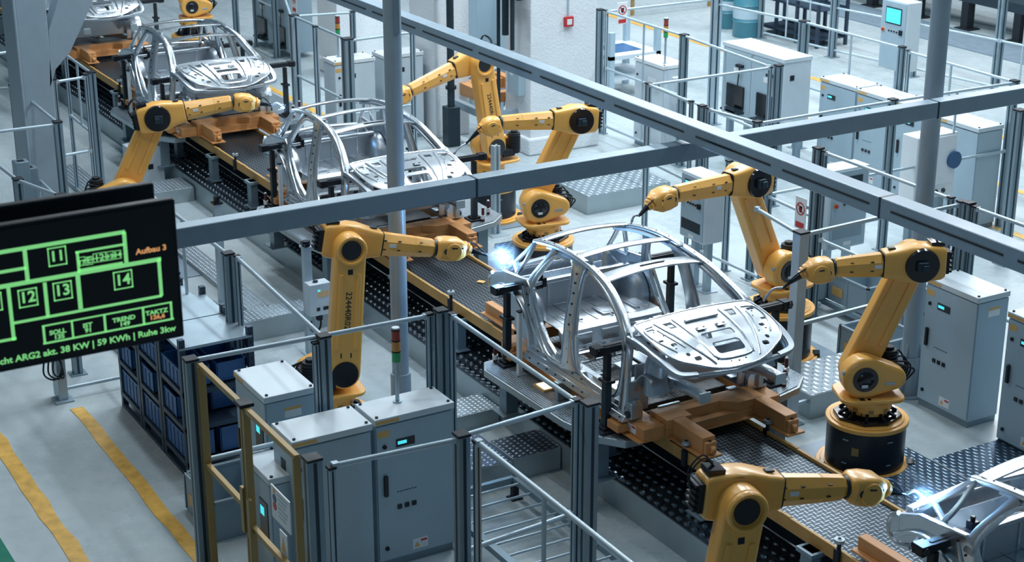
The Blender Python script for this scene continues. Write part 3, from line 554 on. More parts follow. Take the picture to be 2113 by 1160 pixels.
    tor.loft(ringp, [(.034, .022)]*29, 8, False); tor.build('hub_ring', 'yellow', ua, smooth=True)
    b_ = B(); q = Ev-ax*.22+Vector((0, ya-m*.001, 0)); b_.box(q, (.05, .004, .05)); b_.box(Sv+ax*.2+nx*.05+Vector((0, ya-m*.001, 0)), (.012, .004, .05)); b_.box(Sv+ax*.2-nx*.05+Vector((0, ya-m*.001, 0)), (.012, .004, .05)); b_.build('stencil_mark', 'dark', ua)
    if serial:
        X = -ax; Zn = Vector((0, -m, 0)); Y = Zn.cross(X); R = Matrix((X, Y, Zn)).transposed().to_euler()
        text(serial, .085, 'dark', ua, Ev-ax*.42+Y*-.03+Vector((0, ya-m*.002, 0)), R, 'serial_number')
    b_ = B(); b_.cyl((Ev.x, m*-.05, Ev.z), (Ev.x, m*-.03, Ev.z), .185, n=30); b_.build('elbow_bearing', 'black', t, smooth=True)
    # forearm
    a = (Wv-Ev); LF = a.length; a = a.normalized(); n_ = Vector((-a.z, 0, a.x)); C0 = Vector((0, m*.06, 0)); Ec = Ev+C0+n_*.02
    b_ = B(); pth = [(-.24, .11, .14), (-.2, .115, .165), (-.02, .12, .185), (.10, .12, .18), (.24, .108, .145), (.36, .098, .125)]
    b_.loft([Ec+a*s for s, _, _ in pth], [(p, q) for _, p, q in pth], 20, True, .75); eh = b_.build('elbow_housing', 'yellow', t, .012, True)
    B().loft([Ec+a*.36, Ec+a*.368], [(.095, .121)]*2, 20, True, .6).build('seam', 'dark', eh)
    P = [(.368, .098, .124), (.368+(LF-.368)*.6, .09, .108), (.368+(LF-.368)*.6+.004, .086, .102), (.368+(LF-.368)*.6+.008, .09, .108), (LF-.03, .083, .095), (LF, .07, .08)]
    b_ = B(); b_.loft([Ec+a*s-n_*(s*.02) for s, _, _ in P], [(p, q) for _, p, q in P], 8, True, 0); fo = b_.build('forearm', 'yellow', t, .01, False)
    b_ = B(); c = Ec+a*(LF*.5); 
    for s in (-1, 1): b_.bar(c-a*.03+Vector((0, s*.088, 0)), c+a*.04+Vector((0, s*.088, 0)), .012, .035)
    b_.build('label_plate', 'white', fo)
    b_ = B()
    for s in (-1, 1):
        for f_ in (.40, .56, .8):
            for h in (-.04, .05): b_.bar(Ec+a*(LF*f_)+n_*h+Vector((0, s*.087, 0)), Ec+a*(LF*f_+.03)+n_*h+Vector((0, s*.087, 0)), .014, .008)
    b_.build('stencil_mark', 'dark', fo)
    b_ = B(); b_.cyl(Ec+C0*.0+Vector((0, m*.09, 0)), Ec+Vector((0, m*.145, 0)), .172, .16, n=32); ed = b_.build('elbow_disc', 'black', t, smooth=True)
    b_ = B(); b_.box(Ec+Vector((.01, m*.16, 0)), (.11, .06, .10)); b_.box(Ec+Vector((-.01, m*.19, -.01)), (.07, .04, .07)); b_.build('axis_motor', 'dgrey', ed, .012)
    b_ = B(); b_.box(Ec-a*.25+n_*.0, (.06, .17, .22), R=Matrix((a, Vector((0, 1, 0)), n_)).transposed())
    for k in range(5): b_.box(Ec-a*.275+n_*(-.09+.045*k), (.07, .15, .022), R=Matrix((a, Vector((0, 1, 0)), n_)).transposed())
    b_.build('rear_motor', 'dark', t, .006)
    b_ = B(); b_.box(Ec-a*.16+n_*.185, (.13, .14, .045), R=Matrix((a, Vector((0, 1, 0)), n_)).transposed()); jb = b_.build('junction_box', 'black', t, .006)
    P = smoothpath([Ec-a*.15+n_*.2, Ec-a*.24+n_*.27, Ec-a*.33+n_*.16, Ec-a*.30+n_*.02], 6); B().tube(P, .007, 6).tube([p+Vector((0, .03, .01)) for p in P], .007, 6).build('cable', 'dark', jb, smooth=True)
    B().box(Ec+a*.27+n_*.15, (.07, .05, .015), R=Matrix((a, Vector((0, 1, 0)), n_)).transposed()).build('latch', 'dgrey', eh, .004)
    # wrist
    Wc = Ec+a*LF-n_*(LF*.02); Fc = Fv+C0; wv = (Fc-Wc); LW = wv.length; wv.normalize()
    b_ = B(); b_.loft([Wc-a*.005, Wc+a*.015], [(.085, .085)]*2, 20); b_.build('wrist_joint', 'dgrey', t, smooth=True)
    pw = [(.015, .085, .085), (.05, .115, .105), (LW*.4, .118, .115), (LW*.72, .112, .11), (LW*.86, .09, .085), (LW*.95, .07, .07)]
    b_ = B(); b_.loft([Wc+wv*s for s, _, _ in pw], [(p, q) for _, p, q in pw], 16, True, .45); mid = Wc+wv*(LW*.52); b_.cyl(mid-Vector((0, .125, 0)), mid+Vector((0, .125, 0)), .085, n=20)
    wr = b_.build('wrist', 'yellow', t, .008, True)
    b_ = B()
    for s in (-1, 1): b_.cyl(Wc+wv*(LW*.3)+Vector((0, s*.117, .0)), Wc+wv*(LW*.3)+Vector((0, s*.122, 0)), .03, n=12); b_.bar(Wc+wv*(LW*.45)+Vector((0, s*.126, .04)), Wc+wv*(LW*.8)+Vector((0, s*.116, .04)), .008, .014)
    b_.build('wrist_cover', 'dgrey', wr)
    td = (Tv+C0-Fc); LT = td.length; td.normalize()
    b_ = B(); o_ = Fc-td*.05
    for k, (r, l) in enumerate(((.075, .03), (.058, .015), (.07, .02), (.05, .03))): b_.cyl(o_, o_+td*l, r, n=20); o_ = o_+td*l
    b_.build('flange', 'yellow', wr, .003, True)
    b_ = B(); 
    for k in range(6): b_.cyl(o_+td*(.02*k), o_+td*(.02*k+.012), .034-.003*k, n=14); b_.cyl(o_+td*(.02*k+.012), o_+td*(.02*k+.02), .025-.002*k, n=12)
    b_.cyl(o_+td*.12, o_+td*(LT*.45), .016, .012, n=12); to = b_.build('welding_torch', 'black', t, smooth=True)
    k0 = o_+td*(LT*.42); side = Vector((-td.z, 0, td.x))*(.045 if bend else .02)
    P = smoothpath([k0, k0.lerp(Tv+C0, .35)+side, k0.lerp(Tv+C0, .7)+side*.7, Tv+C0], 6); B().loft(P, [(.012, .012)]*(len(P)-6)+[(.016, .016)]*2+[(.010, .010)]*4, 10).build('torch_neck', 'silver2', to, smooth=True)
    P = smoothpath([Fc+Vector((0, .05, .06)), Fc+td*.12+Vector((0, .06, .07)), k0+Vector((0, .02, .01))], 6); B().tube(P, .008, 6).build('hose', 'dark', to, smooth=True)
    bpy.context.view_layer.update(); tip = t.matrix_world@(Tv+C0)
    if arc:
        g = thing('welding_spark', ('brilliant blue-white welding arc at the tail of the central car body', 'blue-white welding arc on the car body at lower right', 'small blue-white welding arc on the second car body roof')[arc-1], 'welding arc', tip)
        r_ = (.038, .026, .015)[arc-1]; b_ = B(); rnd = random.Random(arc)
        bmesh.ops.create_icosphere(b_.bm, subdivisions=2, radius=r_)
        for v in b_.bm.verts: v.co *= rnd.uniform(.85, 1.15)
        b_.build('arc_core', 'weld', g, smooth=True)
        b_ = B()
        for k in range(7):
            v = Vector((rnd.gauss(0, 1), rnd.gauss(0, 1), rnd.gauss(.2, .8))).normalized(); q = v*rnd.uniform(r_*1.5, r_*4); b_.bar(q, q+v*.012, .0012, .0012)
        b_.build('spark_trail', 'weld', g)
        l = bpy.data.lights.new('arc_light', 'POINT'); l.energy = (38, 22, 9)[arc-1]; l.color = (.25, .55, 1); l.shadow_soft_size = .05
        b_ = B(); bmesh.ops.create_icosphere(b_.bm, subdivisions=3, radius=r_*6); b_.build('arc_halo_haze', HALO_HAZE, g, smooth=True)  # haze ball added around the arc to give its glow a halo
        lo = bpy.data.objects.new('arc_light', l); COL.objects.link(lo); lo.location = tip+Vector((0.03, -.03, .09))
    return t
HALO_HAZE = bpy.data.materials.new('arc_halo_haze'); HALO_HAZE.use_nodes = True; nt = HALO_HAZE.node_tree; nt.nodes.remove(nt.nodes['Principled BSDF'])  # scattering volume, densest at its middle, added to make the arc's halo
vs_ = nd(nt, 'ShaderNodeVolumeScatter'); vs_.inputs['Color'].default_value = (.8, .9, 1, 1); tc = nd(nt, 'ShaderNodeTexCoord'); gr = nd(nt, 'ShaderNodeVectorMath', operation='DISTANCE'); gr.inputs[1].default_value = (.5, .5, .5)
nt.links.new(tc.outputs['Generated'], gr.inputs[0]); fo_ = mth(nt, 'MAXIMUM', mth(nt, 'SUBTRACT', .5, gr.outputs['Value']), 0); nt.links.new(mth(nt, 'MULTIPLY', mth(nt, 'MULTIPLY', fo_, fo_), 6), vs_.inputs['Density']); nt.links.new(vs_.outputs[0], nt.nodes['Material Output'].inputs['Volume'])
PED = 'round black pedestal with yellow rings '
robot('yellow welding arm on the black drum at right, reaching left', (-11.32, 10.64), 246, .545, (.11, 1.0), (-.36, 2.12), (.46, 2.11), (.74, 2.07), (1.12, 1.80), 1, PED+'at lower right, fully visible')
robot('yellow welding arm beyond the central car, torch on its far roof rail', (-13.97, 11.66), 276.5, .63, (.07, 1.09), (.60, 2.2), (1.72, 2.27), (2.05, 2.22), (2.30, 2.05), 1, PED+'behind the front of the central car')
robot('yellow arm half hidden by the cross beam, above the central car roof', (-17.82, 10.87), 258.5, .44, (.11, .9), (-.44, 1.98), (.60, 2.04), (.86, 1.97), (1.24, 1.66), 1, PED+'behind the bright welding arc', bend=False)
robot('yellow arm at upper centre lifting its elbow under the slotted beam', (-20.1, 11.35), 275, .50, (.0, 1.06), (.20, 2.28), (1.26, 2.01), (1.56, 1.92), (1.80, 1.82), -1, PED+'mostly hidden behind the cross beam', serial='224440R02')
robot('yellow arm left of the round pole welding the central car tail', (-14.3, 6.25), 80, .42, (.10, .88), (.21, 2.16), (1.12, 1.99), (1.46, 1.94), (1.86, 1.77), 1, PED+'hidden behind the near grey cabinets', 1, serial='224440R02')
robot('yellow arm at the bottom edge welding the lower right car', (-8.32, 6.3), 77.5, .42, (.12, .82), (.30, 2.06), (1.18, 1.98), (1.50, 1.92), (1.84, 1.775), 1, PED+'below the bottom arm', 2)
robot('yellow arm above the black monitor welding the second car roof', (-20.45, 6.3), 76, .42, (-.12, 1.06), (.36, 2.03), (1.32, 2.17), (1.62, 2.14), (1.97, 2.05), -1, PED+'behind the black monitor', 3)
robot('distant yellow arm at the top edge beyond the third car body', (-32.0, 11.3), 262, .50, (.0, 1.06), (.35, 2.2), (1.1, 1.55), (1.3, 1.25), (1.42, 1.0), 1, PED+'at the top edge beyond the third car')
# ================================================================== stations
SX = [-12.65+6.02*k for k in (0, 1, -1, -2, -3)]
NM = ['central', 'lower right', 'second', 'third', 'farthest']
car = make_car(); skid = make_skid(); dn = side_deck(-1); df = side_deck(1); st = make_stand(); peg = make_peg(); mast = make_mast()
for o in (car, skid, dn, df, st, peg, mast): KIDS[o.name] = [c for c in bpy.data.objects if c.parent == o]
for o in list(bpy.data.objects):
    if o.parent and o.parent.type == 'EMPTY' or o.type == 'MESH': KIDS.setdefault(o.name, [])
for o in bpy.data.objects:
    if o.parent and o.parent.name in KIDS and o not in KIDS[o.parent.name]: KIDS[o.parent.name].append(o)
first = set()
def put(src, loc, label, rz=0, group=None):
    if src.name in first: return dup(src, loc, label, rz, group)
    first.add(src.name); src.location = loc; src.rotation_euler = (0, 0, rz); src['label'] = label
    if group: src['group'] = group
    return src
cl = ['bare silver car body shell at the centre with bonnet panel', 'bare silver car body shell cut off by the lower right corner', 'bare silver car body shell behind the cross beam and round pole', 'dull silver car body shell above the yellow arm at upper left', 'silver car body shell partly hidden by the slanted grey column']
for k, x in enumerate(SX):
    put(car, (x, 8.75, 0), cl[k], group='car body shells on the line'); put(skid, (x, 8.75, 0), 'orange steel skid with two forks under the %s car body' % NM[k], group='orange carrier skids')
    put(dn, (x, 8.75, 0), 'grey dotted deck plate on the near side of the %s car body' % NM[k], group='station decks'); put(df, (x, 8.75, 0), 'grey dotted deck plate on the far side of the %s car body' % NM[k], group='station decks')
    for (dx, dy, r, w_) in ((.80, 7.92-8.75, 0, 'near front'), (-1.02, 7.92-8.75, 0, 'near rear'), (.72, 9.92-8.75, PI, 'far front'), (-1.02, 9.92-8.75, PI, 'far rear')):
        if k == 1 and dx > 0: continue
        put(st, (x+dx, 8.75+dy, 0), 'dark clamp stand holding the %s corner of the %s car body' % (w_, NM[k]), r, 'clamp stands around the car bodies')
    for dx, y, w_ in ((-1.12, 7.84, 'near rear corner'), (.93, 7.98, 'near front corner'), (.62, 10.18, 'far side, outer one'), (.84, 9.98, 'far side, inner one')):
        if k == 1 and dx > 0 or k == 4: continue
        put(peg, (x+dx, y, 0), 'small red and white peg on the deck of the %s car, %s' % (NM[k], w_), group='red and white pegs')
    if k < 4: put(mast, (x-.74, 7.90, 0), 'slim white aluminium profile on the near deck of the %s car' % NM[k], group='white profiles on the decks')
lp = thing('light_box', 'small lit square panel on the near deck of the central car', 'light', (at(1125, 800, .803).x, at(1125, 800, .803).y, .803)); B().bx(-.10, .10, -.08, .08, 0, .02).build('frame', 'label', lp); B().bx(-.075, .075, -.055, .055, .02, .024).build('lit_panel', 'glowlamp', lp)
b_ = B(); q = at(1165, 822, .803); brk = thing('angle_bracket', 'bent galvanised bracket beside the lit panel on the near deck', 'bracket', (q.x, q.y, .803)); b_.bx(-.03, .03, -.1, .1, 0, .16).bx(-.04, .04, -.10, .42, .16, .19).build('arm', 'galv', brk, .006)
b_ = B(); brk.name = 'angle_bracket'
# chips on the deck
for k, (u, v, l) in enumerate(((993, 582, 'small orange tag lying on the dark tread'), (1140, 497, 'x'))):
    if k: break
    p = at(u, v, .783); tag(B().box((0, 0, .004), (.09, .07, .006), .6).build('paper_tag', 'label', None, loc=p), l+' left of the arc', 'tag')
# ================================================================== overhead steel
def beam(name, label, x0, x1, y0, y1, z0, z1, slots=None, joint=(), cat='beam'):
    t = thing(name, label, cat, (0, 0, 0)); B().bx(x0, x1, y0, y1, z0, z1).build('girder', 'beam', t, .012, seg=3)
    for j in joint:
        if x1-x0 > y1-y0: B().bx(j-.01, j+.01, y0-.002, y1+.002, z0-.002, z1+.002).build('joint_line', 'dgrey', t)
        else: B().bx(x0-.002, x1+.002, j-.01, j+.01, z0-.002, z1+.002).build('joint_line', 'dgrey', t)
    if slots: slots.build('slot', 'black', t)
    return t
yb = 8.70; sl = B()
for u0, v0, u1, v1 in ((683, 3, 755, 18), (768, 21, 795, 30), (820, 41, 857, 55), (872, 60, 975, 99), (988, 104, 1097, 147), (1115, 152, 1247, 204), (1268, 211, 1411, 267), (1436, 277, 1590, 336), (1615, 346, 1794, 417), (1838, 434, 2070, 527), (2100, 538, 2200, 580)):
    a = aty(u0, v0, yb); c = aty(u1, v1, yb); sl.bx(a.x, c.x, yb-.004, yb+.01, 3.532, 3.548)
jx = aty(1815, 420, yb).x
beam('overhead_beam', 'long grey overhead beam with black slots running from top left to right', -42, -3, yb, yb+.17, 3.455, 3.62, sl, (jx,))
xb = -11.93; jy = [atx(u, v, xb).y for u, v in ((984, 380), (1937, 225), (340, 495))]
beam('overhead_beam', 'wide plain grey cross beam passing in front of the round pole', xb-.15, xb, 1.0, 26, 3.235, 3.40, None, jy)
beam('overhead_beam', 'dark overhead beam cutting the top right corner of the view', -24, -12, 19.2, 19.4, 3.46, 3.62, None, ())
tag(bpy.data.objects['overhead_beam.002'], None)
def pole(x, y, r, label, h=4.8, sleeve=(.235, .55), gus=False):
    t = thing('support_pole', label, 'pole', (x, y, 0)); B().cyl((0, 0, sleeve[1]), (0, 0, h), r, n=28).build('tube', 'pole', t, smooth=True)
    B().cyl((0, 0, .02), (0, 0, sleeve[1]), r*1.22, n=28).cyl((0, 0, 0), (0, 0, .02), r*1.9, n=28).build('sleeve', 'pole', t, smooth=True)
    if gus:
        for a in range(4):
            c_, s_ = math.cos(a*PI/2+.3), math.sin(a*PI/2+.3); b_ = B(); b_.geo([(c_*r, s_*r, .62), (c_*r*2.3, s_*r*2.3, .05), (c_*r, s_*r, .05), (c_*r-s_*.02, s_*r+c_*.02, .62), (c_*r*2.3-s_*.02, s_*r*2.3+c_*.02, .05), (c_*r-s_*.02, s_*r+c_*.02, .05)], [(0, 1, 2), (5, 4, 3), (0, 3, 4, 1), (1, 4, 5, 2), (2, 5, 3, 0)]); b_.build('gusset', 'pole', t)
    return t
q = at(829, 862); p1 = pole(q.x, q.y, .088, 'tall round grey pole left of the centre, crossing the slotted beam', 6.6, (.2, .52))
B().bx(.07, .10, -.03, .03, 4.1, 4.5).build('grip', 'post', p1)
q = at(1872, 812); pole(q.x, q.y, .098, 'tall round grey pole behind the right robot, with gusseted foot', 7.5, (.2, .45), True)
# big slanted column at upper left
q = at(117, 432); t = thing('steel_column', 'huge flat grey steel column with a slanted branch at upper left', 'column', (-22.0, 5.87, 0))
b_ = B(); q0 = atx(84, 330, -22.0).y; b_.bx(-.25, .25, q0-5.87-.20, q0-5.87+.20, 0, 6.4).bx(-.30, .30, q0-5.87-.24, q0-5.87-.20, 0, 6.4); b_.build('trunk', 'pole', t, .015)
P0 = atx(100, 150, -21.8); P1 = atx(195, -60, -21.8)
b_ = B(); a_ = [atx(u, v, -21.8) for u, v in ((98, 62), (128, -40), (215, -60), (190, 0), (142, 108), (113, 142), (100, 190))]; b_.prism([(p.y-5.87, p.z) for p in a_], .0, .25, 'x'); b_.build('branch', 'pole', t, .01)
# ================================================================== fence
def post(u, v, label, z=2.1, w_=.09, d_=None, m='post', xy=None, groove=True, z0=0):
    p = at(u, v, z) if xy is None else Vector((xy[0], xy[1], z)); d_ = d_ or w_
    t = thing('fence_post', label, 'fence post', (p.x, p.y, z0), 0, 'machine fence posts'); z = z-z0
    b_ = B(); b_.bx(-w_/2, w_/2, -d_/2, d_/2, .012, z-.02); b_.build('profile', m, t, .006)
    if groove: b_ = B(); b_.bx(w_/2, w_/2+.002, -d_*.12, d_*.12, .02, z-.03).bx(-w_*.12, w_*.12, -d_/2-.002, -d_/2, .02, z-.03).build('groove', 'dgrey', t)
    B().bx(-w_/2-.006, w_/2+.006, -d_/2-.006, d_/2+.006, z-.022, z).build('end_cap', 'dark', t, .006)
    B().bx(-w_*.9, w_*.9, -d_*.9, d_*.9, 0, .012).build('base_plate', 'post', t)
    return (p.x, p.y)
def panel(p, q, label, zs=(2.07, 1.12, .14), mull=(), m='rail', r=.021, mr=.018, square=False, cat='fence rail'):
    p, q = Vector(p[:2]), Vector(q[:2]); t = thing('safety_fence', label, cat, (p.x, p.y, 0), 0, 'machine fence rails'); d = q-p; dn_ = d.normalized()
    for z in zs:
        b_ = B(); a = dn_*.03; e = d-dn_*.03
        if square: b_.bar((a.x, a.y, z), (e.x, e.y, z), r*1.7, r*1.7)
        else: b_.cyl((a.x, a.y, z), (e.x, e.y, z), r, n=14)
        for w2 in (a, e): b_.box((w2.x, w2.y, z), (.05, .05, .05))
        b_.build('rail', m, t, smooth=not square)
    for k in mull:
        c = d*k; b_ = B(); b_.cyl((c.x, c.y, zs[-1]), (c.x, c.y, zs[0]), mr, n=12) if not square else b_.bx(c.x-mr, c.x+mr, c.y-mr, c.y+mr, zs[-1], zs[0]); b_.build('upright', m, t, smooth=not square)
    return t
# near cell
A = post(392, 738, 'thick grey post at the left end of the ochre gate', 2.1, .11)
H_ = post(643, 942, 'wide grey post with black cap at the right end of the ochre gate', 2.0, .12)
g = thing('access_gate', 'ochre framed access gate in front of the near grey cabinets', 'gate', (0, 0, 0)); a = at(412, 749, 2.07); c = at(622, 938, 2.07); mid = at(512, 835, 2.07); yy = a.y-.0
b_ = B(); b_.bar((a.x, yy, 2.05), (mid.x-.02, yy, 2.05), .045, .045).bar((mid.x+.02, yy, 2.05), (c.x, yy, 2.05), .045, .045); b_.build('top_rail', 'gate', g, .004)
for x, n in ((a.x+.02, .05), (mid.x-.035, .03), (mid.x+.02, .045), (c.x-.02, .03)): b_ = B(); b_.bx(x-n/2, x+n/2, yy-.03, yy+.03, .1, 2.05); b_.build('stile', 'gate', g, .004)
b_ = B(); b_.bar((a.x, yy, 1.15), (mid.x, yy, 1.15), .045, .045).bar((mid.x, yy, 1.02), (c.x, yy, 1.02), .045, .045).bar((a.x, yy, .15), (c.x, yy, .15), .045, .045); b_.build('mid_rail', 'gate', g, .004)
B().bx(mid.x-.09, mid.x-.03, yy-.05, yy-.02, .95, 1.35).bx(mid.x+.04, mid.x+.10, yy-.05, yy-.02, .95, 1.30).build('latch_plate', 'gate', g, .004)
B().bx(mid.x-.08, mid.x+.06, yy-.06, yy+.06, 2.07, 2.10).build('cap', 'dark', g, .006)
q = [atx(u, v, 0) for u, v in ()]
sgn = thing('safety_sign', 'white warning notice hung beside the ochre gate', 'sign', (0, 0, 0)); yq = yy+.03
sa = aty(558, 998, yq); sb = aty(600, 1105, yq); B().bx(sa.x, sb.x, yq, yq+.01, sb.z, sa.z).build('board', 'white', sgn)
for k, (mm, zz) in enumerate((('label', .9), ('bluepaint', .66), ('red', .42))): 
    zc = sb.z+(sa.z-sb.z)*zz; B().cyl((sa.x+.07, yq-.002, zc), (sa.x+.07, yq, zc), .035, n=3 if k == 0 else 16).build('symbol', mm, sgn)
b_ = B()
for k in range(6): zc = sb.z+(sa.z-sb.z)*(.88-.13*k); b_.bx(sa.x+.14, sb.x-.04-.02*(k % 3), yq-.002, yq, zc-.008, zc+.006)
b_.build('text_line', 'alu', sgn)
sg2 = thing('warning_sticker', 'small white warning sticker below the notice beside the ochre gate', 'sticker', (0, 0, 0)); sa = aty(576, 1082, yq); B().bx(sa.x, sa.x+.14, yq, yq+.006, sa.z-.24, sa.z-.04).build('board', 'white', sg2); B().prism([(sa.x+.03, sa.z-.2), (sa.x+.11, sa.z-.2), (sa.x+.07, sa.z-.08)], yq-.002, yq).build('triangle_mark', 'label', sg2)
T1 = post(885, 645, 'slim grey post left of the triple post group at centre', 2.1, .055, m='alu'); T2 = post(909, 637, 'thick dark grey post in the middle of the triple group at centre', 2.14, .10); T3 = post(932, 645, 'slim grey post right of the triple post group at centre', 2.1, .055, m='alu')
panel(A, T1, 'long grey top rail from the ochre gate to the triple post', (2.07,), ())
panel((A[0], A[1]), (A[0], A[1]+1.3), 'lower grey tube behind the ochre gate', (1.15,), ())
D1 = post(1190, 822, 'slim grey post left of the thick double post near bottom centre', 2.1, .06, m='alu'); D2 = post(1217, 828, 'thick grey double post near the bottom centre', 2.12, .11)
panel(T3, D1, 'grey top rail sloping from the triple post to the double post', (2.07,), (.44,), mr=.017)
R3 = post(952, 893, 'thick grey post right of the near cabinet with display', 2.1, .10); R3b = post(984, 908, 'slim post beside the thick post right of the near cabinet', 2.08, .05, m='alu'); R4 = post(683, 962, 'slim grey post in front of the middle near cabinet', 2.05, .055, m='alu')
panel(D1, R3, 'grey tube joining the double post and the post by the cabinet', (2.07, 1.1)); panel(R3, R4, 'grey tube running across the fronts of the near cabinets', (2.05,))
e = at(1330, 1186, 2.07); panel(R3b, e, 'grey hand rail sloping down to the bottom edge', (2.07, .9), (.44, .5)[:1])
L1 = post(470, 520, 'thick dark post left of the prohibition sign at left', 2.1, .10); L1b = post(489, 526, 'slim post beside the dark post left of the yellow arm', 2.1, .05, m='alu')
L2 = post(667, 690, 'thick grey post in front of the yellow arm foot', 2.1, .10); L2b = post(650, 705, 'slim grey post beside the post before the yellow arm foot', 2.05, .05, m='alu')
panel(L1b, L2, 'grey tube rail sloping down to the yellow arm foot', (2.07,), (.5,))
e = at(300, 395, 2.07); panel(e, L1, 'grey tube rail emerging behind the black monitor', (2.07, 1.0), (.47,))
# prohibition signs
def prosign(u, v, x=None, y=None, w_=.2, h=.42, face='y', label='', arm=0):
    if face == 'y': c = aty(u, v, y); rz = 0
    else: c = atx(u, v, x); rz = PI/2
    t = thing('prohibition_sign', label, 'sign', c, rz); B().bx(-w_/2, w_/2, -.005, .005, -h/2, h/2).build('board', 'white', t, .003)
    zc = h*.14; b_ = B(); R0 = w_*.36; pr = [(R0*math.cos(2*PI*k/24), -.007, zc+R0*math.sin(2*PI*k/24)) for k in range(25)]; b_.loft(pr, [(.009, .002)]*25, 6, False, up=(0, 1, 0)); b_.bar((-R0*.7, -.0075, zc+R0*.7), (R0*.7, -.0075, zc-R0*.7), .003, .014); b_.bx(-w_*.38, w_*.38, -.007, -.005, -h*.46, -h*.28); b_.build('red_mark', 'red', t)
    B().bx(-.02, .02, -.0062, -.0052, zc-.045, zc+.02).bx(-.03, .03, -.0062, -.0052, zc-.02, zc+.035).build('hand_mark', 'dark', t)
    if arm: B().bx(w_/2-.02, w_/2+arm, .006, .02, h*.2, h*.3).build('bracket', 'alu', t)
prosign(508, 715, y=L1b[1]+.02, w_=.2, h=.42, label='white and red prohibition sign behind the ochre gate')
# upper left fence
S1 = post(188, 147, 'grey post at the right of the small upper left gate', 2.1, .10); S1b = post(176, 152, 'slim post of the small upper left gate', 2.1, .05, m='alu'); S0 = post(134, 108, 'far slim post of the small upper left gate', 2.1, .05, m='alu'); S6 = post(112, 162, 'slim post at the edge of the slanted column', 2.1, .05, m='alu')
panel(S0, S1, 'bright rails of the small upper left gate', (2.07, 1.15), (.45,)); panel(S6, S1b, 'short rails between slanted column and upper left gate', (2.05, 1.0))
S2 = post(118, 249, 'dark grey post in front of the slanted column', 2.1, .10); S3 = post(27, 174, 'dark grey post left of the slanted column', 2.1, .10); panel(S3, S2, 'tube rail crossing the slanted column', (2.07, 1.0), (.35,))
e = at(-60, 275, 2.07); panel(e, S2, 'tube rail reaching the left picture edge', (2.05,)); e = at(-60, 183, 2.07); panel(e, S3, 'upper tube rail at the left picture edge', (2.05,)); e = at(-60, 116, 2.07); f_ = at(48, 100, 2.07); panel(e, f_, 'topmost tube rail at the left picture edge', (2.05,))
S4 = post(36, 367, 'dark grey post low at the left edge above the monitor', 2.1, .10); S5 = post(125, 400, 'grey post just above the black monitor', 2.1, .10); e = at(-50, 305, 2.07); panel(e, S4, 'tube rail at the far left above the monitor', (2.07, 1.0)); panel(S4, S5, 'tube rail just above the monitor top', (2.07, 1.0), (.5,))
for u, v, h, l in ((42, 332, 1.5, 'left of the pair'), (60, 345, 1.3, 'right of the pair')):
    p = at(u, v, h); t = thing('sensor_pillar', 'squat grey sensor pillar above the monitor, '+l, 'sensor', (p.x, p.y, 0)); B().bx(-.09, .09, -.09, .09, 0, h).build('housing', 'post', t, .008); B().bx(-.04, .04, -.04, .04, h, h+.005).build('lens', 'dark', t)
# single posts on the light floor, left
p = at(460, 623); t = thing('scanner_post', 'single aluminium post with black knob behind the slanted rail', 'post', (p.x, p.y, 0)); B().bx(-.045, .045, -.045, .045, .01, 1.28).bx(-.09, .09, -.09, .09, 0, .01).build('profile', 'rail', t, .004); B().bx(-.06, .06, -.06, .06, 1.28, 1.30).cyl((0, 0, 1.30), (0, 0, 1.37), .04, n=8).bar((-.05, 0, 1.35), (.05, .03, 1.37), .03, .02).build('knob', 'black', t)
p = at(641, 728); t = thing('scanner_post', 'aluminium post carrying the small grey control box', 'post', (p.x, p.y, 0)); B().bx(-.045, .045, -.045, .045, .01, 1.28).bx(-.09, .09, -.09, .09, 0, .01).build('profile', 'rail', t, .004); B().bx(-.06, .06, -.06, .06, 1.28, 1.30).build('cap', 'alu', t); B().cyl((0, 0, 1.30), (0, 0, 1.36), .05, n=8).bx(-.07, .07, -.04, .02, 1.31, 1.34).build('knob', 'black', t)
cb = thing('control_box', 'small grey control box with tan display on a post', 'control box', (p.x+.13, p.y+.06, .52)); B().bx(-.08, .08, -.13, .13, 0, .38).build('housing', 'cabtop', cb, .008); B().bx(.08, .084, -.03, .10, .22, .29).build('display', 'tan', cb); B().bx(.08, .084, -.03, .0, .29, .31).build('logo_bar', 'cyan', cb)
B().bx(.08, .085, -.05, -.01, .06, .10).bx(.08, .085, .03, .10, .06, .10).build('button', 'black', cb); B().cyl((0, -.02, .38), (0, -.02, .395), .03).build('knob', 'black', cb, smooth=True); P = smoothpath([(0, 0, 0), (.02, .02, -.1), (.0, .0, -.2), (-.06, -.06, -.22), (-.1, -.05, -.1)], 5); B().tube(P, .012).bx(-.03, .03, -.02, .04, -.08, 0).build('cable', 'dark', cb, smooth=True)
p = at(1023, 482); t = thing('scanner_post', 'light profile post standing before the beam-hidden robot', 'post', (p.x, p.y, 0)); B().bx(-.05, .05, -.05, -.02, .01, 1.27).bx(-.02, .02, -.02, .05, .01, 1.27).bx(-.05, .05, .02, .05, .01, 1.27).bx(-.16, .16, -.14, .14, 0, .01).build('profile', 'rail', t, .003); B().bx(-.14, .14, -.14, .14, .72, .80).build('cross_plate', 'rail', t, .003)
